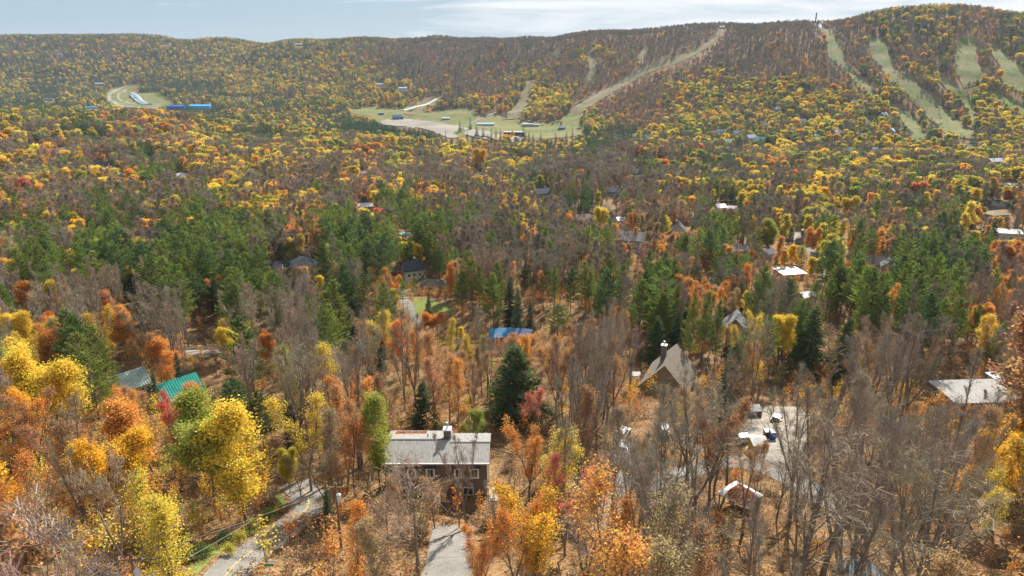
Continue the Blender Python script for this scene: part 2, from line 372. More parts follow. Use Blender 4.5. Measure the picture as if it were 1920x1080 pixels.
for i, p in enumerate(RUNS):
    sm_ = M['slope' if i < 6 else 'dry']
    drape('ski_run', pxpoly(p, 3, far=1050), sm_, .9, 14)
    if i != 6: drape('ski_run', pxpoly([(a, b + 9) for a, b in p], 3, far=1050), sm_, 1.4, 14, clear=False)
drape('meadow', pxpoly(FIELD, 2, far=1250), M['slope'], .7, 14)
drape('car_park', pxpoly(LOT, 2, far=1250), M['gravel'], 1.2, 12, clear=False)
drape('meadow', pxpoly(OVAL, 2, far=1750), M['slope'], .9, 16)
drape('meadow', pxpoly([(378, 180), (430, 181), (482, 185), (490, 191), (445, 192), (400, 187)], 2, far=1750), M['slope'], .9, 16)
def far_road(name, pts, w, mat, lift=1.6, far=1250, clear=True, step=8, sm=3):
    P, poly = ribbon([G(x, y, far=far)[:2] for x, y in pts], w, sm, world=True)
    return drape(name, poly, M[mat], lift, step, clear=clear)
far_road('race_track', [(250, 160), (224, 165), (206, 175), (203, 186), (216, 196), (240, 200), (300, 200)], 12, 'gravel', far=1750)
far_road('race_track', [(236, 168), (222, 176), (220, 184), (234, 192), (262, 197)], 8, 'gravel', far=1750)
far_road('race_track', [(380, 183), (420, 183), (460, 186), (485, 189)], 6, 'gravel', far=1750)
far_road('access_road', [(100, 204), (150, 203), (200, 200), (260, 204), (300, 203)], 16, 'gravel', far=1750)
far_road('valley_road', [(870, 251), (930, 262), (985, 271), (1035, 275)], 11, 'gravel', far=1150)
far_road('valley_road', [(660, 207), (640, 214), (600, 219)], 8, 'gravel')
drape('car_park', pxpoly([(912, 256), (930, 254), (972, 257), (985, 262), (968, 268), (925, 262)], 2, far=1150), M['gravel'], 1.5, 8)
drape('car_park', pxpoly([(870, 240), (890, 244), (925, 249), (922, 255), (890, 257), (872, 252)], 2, far=1150), M['gravel'], 1.5, 8)
far_road('service_track', [(880, 232), (905, 222), (930, 212), (935, 205)], 6, 'gravel', 1.3)
far_road('service_track', [(1005, 231), (980, 225), (960, 220), (935, 214)], 6, 'gravel', 1.3)

# ---- near roads and yards
P_road, poly = ribbon([(395, 1130), (428, 1068), (480, 1028), (530, 995), (563, 968), (580, 948), (578, 932), (566, 916), (552, 906)], 5.0)
drape('road', poly, M['asphalt'], .06, 1.5)
_, poly = ribbon([tuple(p) for p in P_road], .16, 0, world=True); drape('road_marking', poly, M['yellowline'], .072, 1.0, clear=False)
off = nrm(np.stack([-np.gradient(P_road, axis=0)[:, 1], np.gradient(P_road, axis=0)[:, 0]], 1))
_, poly = ribbon([tuple(p) for p in (P_road + off * 4.1)[6:-10]], 1.7, 0, world=True); drape('grass_verge', poly, M['grass'], .05, 1.2)
drape('driveway', pxpoly([(812, 985), (892, 985), (886, 1010), (880, 1060), (905, 1140), (770, 1140), (800, 1050)], 2), M['asphalt'], .06, 1.5)
drape('parking_yard', pxpoly([(1398, 778), (1420, 762), (1500, 763), (1522, 790), (1510, 830), (1505, 880), (1440, 862), (1400, 847), (1392, 810)], 2), M['gravel'], .06, 2)
def near_road(name, pts, w, mat='asphalt', lift=.07, step=2): _, poly = ribbon(pts, w); return drape(name, poly, M[mat], lift, step)
near_road('lane', [(1180, 930), (1260, 895), (1340, 866), (1420, 868), (1500, 905), (1580, 960)], 5)
near_road('lane', [(1178, 840), (1165, 900), (1145, 960), (1115, 1010)], 4)
near_road('driveway', [(735, 545), (752, 556), (765, 575), (790, 610)], 4)
near_road('driveway', [(745, 552), (765, 543), (785, 530), (800, 522)], 4)
near_road('lane', [(1014, 388), (1010, 405), (985, 425), (950, 445), (925, 470)], 7, 'gravel', .15, 4)
near_road('lane', [(1486, 430), (1500, 458), (1520, 482), (1545, 498), (1532, 522)], 6, 'gravel', .15, 4)
drape('parking_yard', pxpoly([(345, 655), (372, 648), (408, 652), (414, 662), (385, 672), (350, 668)], 2), M['gravel'], .1, 2)
drape('lawn', pxpoly([(775, 560), (800, 562), (850, 575), (852, 588), (820, 598), (792, 600), (778, 585)], 2), M['grass'], .1, 2)
drape('lawn', pxpoly([(742, 533), (775, 525), (795, 522), (780, 533), (760, 543), (745, 542)], 2), M['grass'], .1, 2)
drape('lawn', pxpoly([(1528, 523), (1548, 516), (1562, 524), (1540, 536)], 2), M['grass'], .1, 2)
drape('lawn', pxpoly([(1900, 480), (1935, 476), (1935, 490), (1905, 492)], 2), M['grass'], .1, 2)
drape('lawn', pxpoly([(1790, 808), (1845, 802), (1850, 818), (1795, 826)], 2), M['grass'], .1, 2)
near_road('lane', [(1150, 958), (1230, 905), (1290, 880)], 4)

# ------------------------------------------------------------------ buildings
KEEP = []   # (x0, y0, x1, y1, depth, chance of clearing) picture boxes in which nearer random trees are thinned out
LANDMARK = []
def keep(x0, y0, x1, y1, depth, p=1.0): KEEP.append((x0, y0, x1, y1, depth, p))

def window(parent, c, w, h, nrm_axis, sgn, fm, arch=False, depth=.08):
    """frame with its pane as a child; nrm_axis 'x' or 'y' is the wall's normal"""
    f = Geo(); t = .12
    def bx(g, a0, a1, z0, z1, d0, d1, m=0):
        if nrm_axis == 'y': g.box(c[0] + a0, c[0] + a1, min(c[1] + sgn * d0, c[1] + sgn * d1), max(c[1] + sgn * d0, c[1] + sgn * d1), c[2] + z0, c[2] + z1, m)
        else: g.box(min(c[0] + sgn * d0, c[0] + sgn * d1), max(c[0] + sgn * d0, c[0] + sgn * d1), c[1] + a0, c[1] + a1, c[2] + z0, c[2] + z1, m)
    if arch: t = .27
    bx(f, -w / 2 - t, -w / 2, -h / 2 - t, h / 2 + t, .003, depth); bx(f, w / 2, w / 2 + t, -h / 2 - t, h / 2 + t, .003, depth)
    bx(f, -w / 2, w / 2, h / 2, h / 2 + t, .003, depth); bx(f, -w / 2, w / 2, -h / 2 - t, -h / 2, .003, depth)
    o = link('window', f.mesh('window', [fm]), parent)
    if arch:
        a = Geo(); a.prism([(c[0] - w / 2 - t, c[2] + h / 2 + t), (c[0] + w / 2 + t, c[2] + h / 2 + t), (c[0] + .15, c[2] + h / 2 + t + .28), (c[0] - .15, c[2] + h / 2 + t + .28)], c[1] + sgn * .09, c[1] + sgn * .004)
        link('window_head', a.mesh('window_head', [fm]), o)
        a = Geo(); a.prism([(c[0] - w / 2 - .5, c[2] + h / 2 + .45), (c[0] + w / 2 + .5, c[2] + h / 2 + .45), (c[0] + w / 2 + .3, c[2] + h / 2 + .95), (c[0] - w / 2 - .3, c[2] + h / 2 + .95)], c[1] + sgn * .5, c[1] + sgn * .005)
        link('window_hood', a.mesh('window_hood', [colmat((.05, .055, .065), kind='shingle')]), o)
    p = Geo(); bx(p, -w / 2, w / 2, -h / 2, h / 2, .004, .03); bx(p, -.02, .02, -h / 2, h / 2, .031, .05, 1)
    link('pane', p.mesh('pane', [M['glass'], fm]), o)
    return o

def roof_geo(typ, Lx, W, H, rise, ov=.5, th=.18, ridge=None):
    """ridge along x; returns Geo of the roof"""
    g = Geo(); a, b = Lx / 2 + ov, W / 2 + ov; drop = rise * ov / (W / 2) if typ != 'flat' else 0
    if typ == 'flat':
        g.box(-a + .2, a - .2, -b + .2, b - .2, H, H + .35)
    elif typ == 'gable':
        for s in (-1, 1):
            v = [(-a, s * b, H - drop), (a, s * b, H - drop), (a, 0, H + rise), (-a, 0, H + rise)]
            v += [(x, y, z + th) for x, y, z in v]
            g.add(v, [(0, 1, 2, 3), (4, 5, 6, 7), (0, 1, 5, 4), (1, 2, 6, 5), (3, 0, 4, 7)] if s < 0 else [(3, 2, 1, 0), (7, 6, 5, 4), (4, 5, 1, 0), (5, 6, 2, 1), (7, 4, 0, 3)])
    elif typ == 'hip':
        r = max(Lx / 2 - W / 2, .01); z0 = H - drop * .5
        v = [(-a, -b, z0), (a, -b, z0), (a, b, z0), (-a, b, z0), (-r, 0, H + rise), (r, 0, H + rise)]
        v2 = [(x, y, z + th) for x, y, z in v[:4]] + [(x, y, z + th) for x, y, z in v[4:]]
        g.add(v2, [(0, 1, 5, 4), (2, 3, 4, 5)]); g.add(v2, [(1, 2, 5), (3, 0, 4)])
        g.add(v[:4] + v2[:4], [(0, 1, 5, 4), (1, 2, 6, 5), (2, 3, 7, 6), (3, 0, 4, 7), (3, 2, 1, 0)])
    elif typ == 'shed':
        v = [(-a, -b, H), (a, -b, H), (a, b, H + rise), (-a, b, H + rise)]; v += [(x, y, z + th) for x, y, z in v]
        g.add(v, [(3, 2, 1, 0), (4, 5, 6, 7), (0, 1, 5, 4), (1, 2, 6, 5), (2, 3, 7, 6), (3, 0, 4, 7)])
    return g

def walls_geo(typ, Lx, W, H, rise, base=3.0):
    g = Geo(); a, b = Lx / 2, W / 2
    if typ in ('gable',):
        for s in (-1, 1): g.add([(-a, s * b, -base), (a, s * b, -base), (a, s * b, H), (-a, s * b, H)], [(0, 1, 2, 3) if s < 0 else (3, 2, 1, 0)])
        for s in (-1, 1):
            g.add([(s * a, -b, -base), (s * a, b, -base), (s * a, b, H), (s * a, 0, H + rise - .02), (s * a, -b, H)], [(0, 1, 2)]); g.add([(s * a, -b, -base), (s * a, b, H), (s * a, 0, H + rise - .02), (s * a, -b, H)], [(0, 1, 2, 3)])
    elif typ == 'shed':
        g.box(-a, a, -b, b, -base, H - .02); g.prism([(-b, H - .01), (b, H - .01), (b, H + rise - .02)], -a, a); v = g.v
        for k in range(-3, 0): g.v[k] = g.v[k][:, [1, 0, 2]]
    else: g.box(-a, a, -b, b, -base, H - .02)
    return g

def house(name, label, cat, px, py, Lx, W, H, rot, roofc, wallc, typ='gable', rise=2.5, rk='shingle', chim=None, wins=3, door=True,
          fm=None, keepbox=None, group=None, base=3.0, far=None, lm=None, offset=None, kp=1.0):
    fm = fm or M['white']
    x, y, z, t = G(px, py, off=H + rise * .5 if offset is None else offset, far=far)
    zg = float(hgt(x, y))
    root = link(name, None, loc=(x, y, zg), rot=(0, 0, R(rot))); root.empty_display_size = 2
    put(root, label, cat, group)
    link('wall', walls_geo(typ, Lx, W, H, rise, base).mesh('wall', [colmat(wallc, kind='siding')]), root)
    rf = link('roof', roof_geo(typ, Lx, W, H, rise).mesh('roof', [colmat(roofc, kind=rk)]), root)
    if wins:
        for i in range(wins):
            wx = (i + .5) / wins * Lx * .86 - Lx * .43
            window(root, (wx, -W / 2, H * .55), 1.1, 1.3, 'y', -1, fm)
            if H > 5: window(root, (wx, -W / 2, H * .55 - 2.6), 1.1, 1.3, 'y', -1, fm)
        for s in (-1, 1):
            for q in (-.22, .22): window(root, (s * Lx / 2, q * W, H * .55), 1.0, 1.3, 'x', s, fm)
    if door:
        d = Geo(); d.box(Lx * .38, Lx * .38 + 1, -W / 2 - .06, -W / 2 - .003, 0, 2.1); do = link('door', d.mesh('door', [colmat((.12, .08, .05))]), root)
        k = Geo(); k.box(Lx * .38 + .82, Lx * .38 + .92, -W / 2 - .12, -W / 2 - .061, 1, 1.1); link('handle', k.mesh('handle', [M['metal']]), do)
    if chim:
        cx, cyy, cw, top = chim
        c = Geo(); c.box(cx - cw / 2, cx + cw / 2, cyy - cw / 2, cyy + cw / 2, H - .5, top); c.box(cx - cw / 2 - .12, cx + cw / 2 + .12, cyy - cw / 2 - .12, cyy + cw / 2 + .12, top + .002, top + .2, 1)
        c.tube([(cx, cyy, top + .2)], [(cx, cyy, top + .9)], .16, .16, 8, 2); c.tube([(cx, cyy, top + .9)], [(cx, cyy, top + 1.1)], .28, .2, 8, 2, cap=True)
        link('chimney', c.mesh('chimney', [colmat((.17, .14, .12)), colmat((.62, .60, .57)), M['metal']]), rf)
    _, _, dep = proj(x, y, zg + H)
    s = 1280 / dep; hw = max(Lx, W) * .5 * s
    if keepbox: keep(*keepbox, dep - 3, kp)
    else: keep(px - hw, py - 3.2 * s, px + hw, py + 3.5 * s, dep - 3, kp)
    CLEAR.append(np.array([(x + math.cos(R(rot)) * a * (Lx / 2 + 1.5) - math.sin(R(rot)) * b * (W / 2 + 1.5), y + math.sin(R(rot)) * a * (Lx / 2 + 1.5) + math.cos(R(rot)) * b * (W / 2 + 1.5)) for a, b in ((-1, -1), (1, -1), (1, 1), (-1, 1))]))
    if lm: LANDMARK.append((lm, px, py, float(dep)))
    return root, rf, dep

TAUPE = (.16, .13, .10)
# the large grey-roofed house in front
def main_house():
    x, y, z, t = G(827, 866, off=6.4); zg = float(hgt(x, y))
    root = link('house', None, loc=(x, y, zg)); put(root, 'long taupe house with grey shingle roof, brick chimney and arched white windows', 'house')
    H = 6.4; wallm = colmat(TAUPE, kind='siding')
    x0, xm, x1 = -8.6, 1.05, 6.9     # left end, step in the roof, right end
    def part(xa, xb, dep, rise, first):
        g = Geo(); f = dep * .5; 
        g.prism([(-0, -4), (dep, -4), (dep, H), (f, H + rise - .05), (0, H)], xa, xb)
        for k in range(-3, 0): g.v[k] = g.v[k][:, [1, 0, 2]]
        link('wall', g.mesh('wall', [wallm]), root)
        r = Geo(); th = .16; o = .45; k = rise / f
        xa2 = xa - (.4 if first else -.001); xb2 = xb + (0 if first else .4)
        for (ya, za, yb, zb) in ((-o, H - o * k, f, H + rise), (dep + o, H - o * k, f + .03, H + rise)):
            v = [(xa2, ya, za), (xb2, ya, za), (xb2, yb, zb), (xa2, yb, zb)]; v += [(p, q, s + th) for p, q, s in v]
            r.add(v, [(0, 1, 2, 3), (4, 5, 6, 7), (0, 1, 5, 4), (1, 2, 6, 5), (3, 0, 4, 7), (2, 3, 7, 6)])
        ro = link('roof', r.mesh('roof', [colmat((.27, .255, .235), kind='shingle')]), root)
        c = Geo(); c.box(xa2, xb2, f - .12, f + .14, H + rise + th - .02, H + rise + th + .06); link('ridge_cap', c.mesh('ridge_cap', [colmat((.1, .1, .11))]), ro)
        g = Geo(); g.box(xa2, xb2, -o - .14, -o - .002, H - o * k - .05, H - o * k + .2); link('gutter', g.mesh('gutter', [M['white']]), ro)
        return ro
    r1 = part(x0, xm, 8.5, 1.1, True); r2 = part(xm + .003, x1, 7.7, .85, False)
    # drift of fallen leaves on the rear slope
    g = Geo(); n = 500; yy = 8.25 - np.abs(RNG.normal(0, .45, n)); xx = RNG.uniform(x0 + .6, x0 + 5.5, n)
    zz = H + .25 + (8.5 - yy) / 4.25 * 1.1; g.leaves(np.stack([xx, yy, zz], 1), .3, 0, RNG.random(n), flat=.9)
    o = link('fallen_leaves', g.mesh('fallen_leaves', [leafmat('rust_leaf', .3, .4, fixed=(.42, .16, .06))]), None, loc=(x, y, zg)); put(o, kind='stuff')
    c = Geo(); c.box(.0, 1.1, 4.7, 5.8, H - .3, H + 2.5); c.box(-.12, 1.22, 4.58, 5.92, H + 2.502, H + 2.68, 1)
    co = link('chimney', c.mesh('chimney', [colmat((.15, .13, .12)), colmat((.62, .6, .58))]), r1)
    c = Geo(); c.tube([(.55, 5.25, H + 2.68)], [(.55, 5.25, H + 3.4)], .13, .13, 8); c.tube([(.55, 5.25, H + 3.4)], [(.55, 5.25, H + 3.7)], .27, .22, 8, cap=True); link('flue', c.mesh('flue', [M['metal']]), co)
    c = Geo(); c.tube([(-2.6, 5.6, H + .7)], [(-2.6, 5.6, H + 1.4)], .08, .08, 6, cap=True); link('vent_pipe', c.mesh('vent_pipe', [M['black']]), r1)
    for wx in (-7.4, -4.5, -1.7, 2.6, 5.0): window(root, (wx, 0, H - 2.0), .85, 1.3, 'y', -1, colmat((.72, .68, .6)), arch=True)
    for wx in (-6, -3, 4): window(root, (wx, 0, 1.2), 1.4, 1.2, 'y', -1, M['white'])
    g = Geo(); g.box(x1 + .003, x1 + .1, -.16, .3, -4, H - .1); link('corner_board', g.mesh('corner_board', [colmat((.74, .72, .66))]), root)
    g = Geo(); g.box(1.2, 2.1, -.06, -.003, 0, 2.1); d = link('door', g.mesh('door', [colmat((.2, .09, .05))]), root)
    g = Geo(); g.box(1.95, 2.02, -.12, -.061, .95, 1.1); link('handle', g.mesh('handle', [M['metal']]), d)
    # plinth terrace beside the right corner
    g = Geo(); g.box(x1 + .3, x1 + 2.4, -1.4, 2.0, -4, .55); link('side_step', g.mesh('side_step', [colmat((.5, .45, .33))]), root)
    CLEAR.append(np.array([(x - 10.5, y - 2), (x + 9.5, y - 2), (x + 9.5, y + 12), (x - 10.5, y + 12)]))
    keep(728, 800, 920, 905, 108, 1.0); keep(815, 985, 890, 1060, 90, 1.0)
    LANDMARK.append(('the long grey-roofed house', 826, 850, 113.))
main_house()

def steep_house():
    root, rf, dep = house('house', 'steep tan-roofed house with a tall chimney among bare trees', 'house', 1256, 690, 13.5, 11, 3.2, 66, (.175, .145, .11), (.25, .2, .15), 'gable', 6.0, wins=3,
          chim=(1.5, 2.1, 1.3, 10.8), keepbox=(1212, 652, 1300, 718), lm='the steep tan-roofed house', offset=5.6, kp=.85)
steep_house()
house('house', 'low wide house with flat pale grey roof half hidden by bare trees', 'house', 1828, 733, 15.5, 9.5, 3.4, 3, (.33, .31, .285), (.2, .14, .1), 'shed', .6, wins=4, keepbox=(1772, 706, 1890, 760), lm='the flat grey-roofed house', offset=3.8, kp=.6)
house('shed', 'small grey lean-to shed with round porthole beside flat-roofed house', 'shed', 1882, 712, 3.5, 6, 4.2, 12, (.45, .47, .47), (.5, .5, .47), 'shed', .8, rk='metal', wins=0, keepbox=(1872, 700, 1892, 726))
def green_roof(px, py, Lx, W, rot, label, roofc, lm, rise, kb):
    root, rf, dep = house('house', label, 'house', px, py, Lx, W, 3.2, rot, roofc, (.42, .38, .32), 'gable', rise, rk='metal', wins=2, lm=lm, keepbox=kb, offset=3.2 + rise * .55)
    g = Geo(); a, b = Lx / 2 + .5, W / 2 + .5; k = rise / (W / 2); n = int(2 * a / .55)
    for i in range(n + 1):
        x = -a + i * 2 * a / n
        for s in (-1, 1):
            v = [(x - .04, s * b, 3.2 - .5 * k + .18), (x + .04, s * b, 3.2 - .5 * k + .18), (x + .04, s * .02, 3.2 + rise + .18), (x - .04, s * .02, 3.2 + rise + .18)]
            v += [(p, q, r + .09) for p, q, r in v]
            g.add(v, [(4, 5, 6, 7), (0, 1, 5, 4), (1, 2, 6, 5), (3, 0, 4, 7)])
    o = link('seam_ribs', g.mesh('seam_ribs', [colmat(tuple(c * .55 for c in roofc), kind='metal')]), rf); o['kind'] = 'stuff'
green_roof(328, 722, 9.0, 8.6, 47, 'house with bright green standing-seam metal roof behind orange maples', (.035, .36, .28), 'the bright green roof', 3.0, (298, 700, 362, 742))
green_roof(238, 706, 7.5, 8.0, 47, 'house with ribbed metal roof painted pale with sun reflection, trimmed in green', (.42, .52, .46), 'the pale ribbed roof', 2.6, (222, 682, 262, 730))  # sun's reflection on the green metal is put into the pale roof colour

def gazebo(px, py, s, label, leaves=True, wc=(.75, .74, .72), rot=38, H=3.0, kb=None):
    x, y, z, t = G(px, py, off=H); root = link('open_shelter', None, loc=(x, y, float(hgt(x, y))), rot=(0, 0, R(rot))); put(root, label, 'shelter')
    g = Geo(); g.add([(-s, -s, H), (s, -s, H), (s, s, H), (-s, s, H), (0, 0, H + 1.0)], [(0, 1, 4), (1, 2, 4), (2, 3, 4), (3, 0, 4)]); g.add([(-s, -s, H - .15), (s, -s, H - .15), (s, s, H - .15), (-s, s, H - .15), (-s, -s, H), (s, -s, H), (s, s, H), (-s, s, H)], [(0, 1, 5, 4), (1, 2, 6, 5), (2, 3, 7, 6), (3, 0, 4, 7)])
    rf = link('roof', g.mesh('roof', [colmat(wc, kind='metal')]), root)
    for a in (-1, 1):
        for b in (-1, 1): g = Geo(); g.box(a * s * .88 - .08, a * s * .88 + .08, b * s * .88 - .08, b * s * .88 + .08, -1, H - .16); link('post', g.mesh('post', [M['wood']]), root)
    if leaves:
        n = 1500; q = RNG.uniform(-s * .98, s * .5, (n, 2)); z = H + 1.03 - np.maximum(abs(q[:, 0]), abs(q[:, 1])) / s * 1.0
        g = Geo(); g.leaves(np.c_[q, z], .24, 0, RNG.random(n), flat=.9)
        o = link('fallen_leaves', g.mesh('fallen_leaves', [leafmat('roof_leaf', .3, .4, fixed=(.36, .16, .08))]), None, loc=root.location, rot=root.rotation_euler); put(o, kind='stuff')
    _, _, dep = proj(x, y, z if np.isscalar(z) else 0); dep = float(dep)
    if kb: keep(*kb, t * .96 - 3, .6)
    CLEAR.append(np.array([(x - s, y - s), (x + s, y - s), (x + s, y + s), (x - s, y + s)])); LANDMARK.append(('the leaf-strewn white shelter', px, py, t * .96))
gazebo(1388, 925, 2.3, 'white-roofed open shelter strewn with rust-coloured leaves', kb=(1356, 908, 1422, 946), H=2.2)

def lattice_table():
    x, y, z, t = G(1193, 712, off=1); root = link('play_frame', None, loc=(x, y, float(hgt(x, y))), rot=(0, 0, R(8))); put(root, 'white slatted play frame left of the steep tan roof', 'play frame')
    for a in (-1, 1):
        for b in (-1, 1): g = Geo(); g.box(a * 1.1 - .07, a * 1.1 + .07, b * 1 - .07, b * 1 + .07, -1, 2.6); link('post', g.mesh('post', [M['white']]), root)
    for k in range(5): g = Geo(); g.box(-1.2, 1.2, -1 + k * .5 - .07, -1 + k * .5 + .07, 2.602, 2.72); link('slat', g.mesh('slat', [M['white']]), root)
    for s in (-1, 1): g = Geo(); g.box(-1.2, 1.2, s * 1.1 - .05, s * 1.1 + .05, 1.6, 1.8); link('rail', g.mesh('rail', [M['white']]), root)
    keep(1182, 700, 1206, 724, t * .93, 1)
lattice_table()

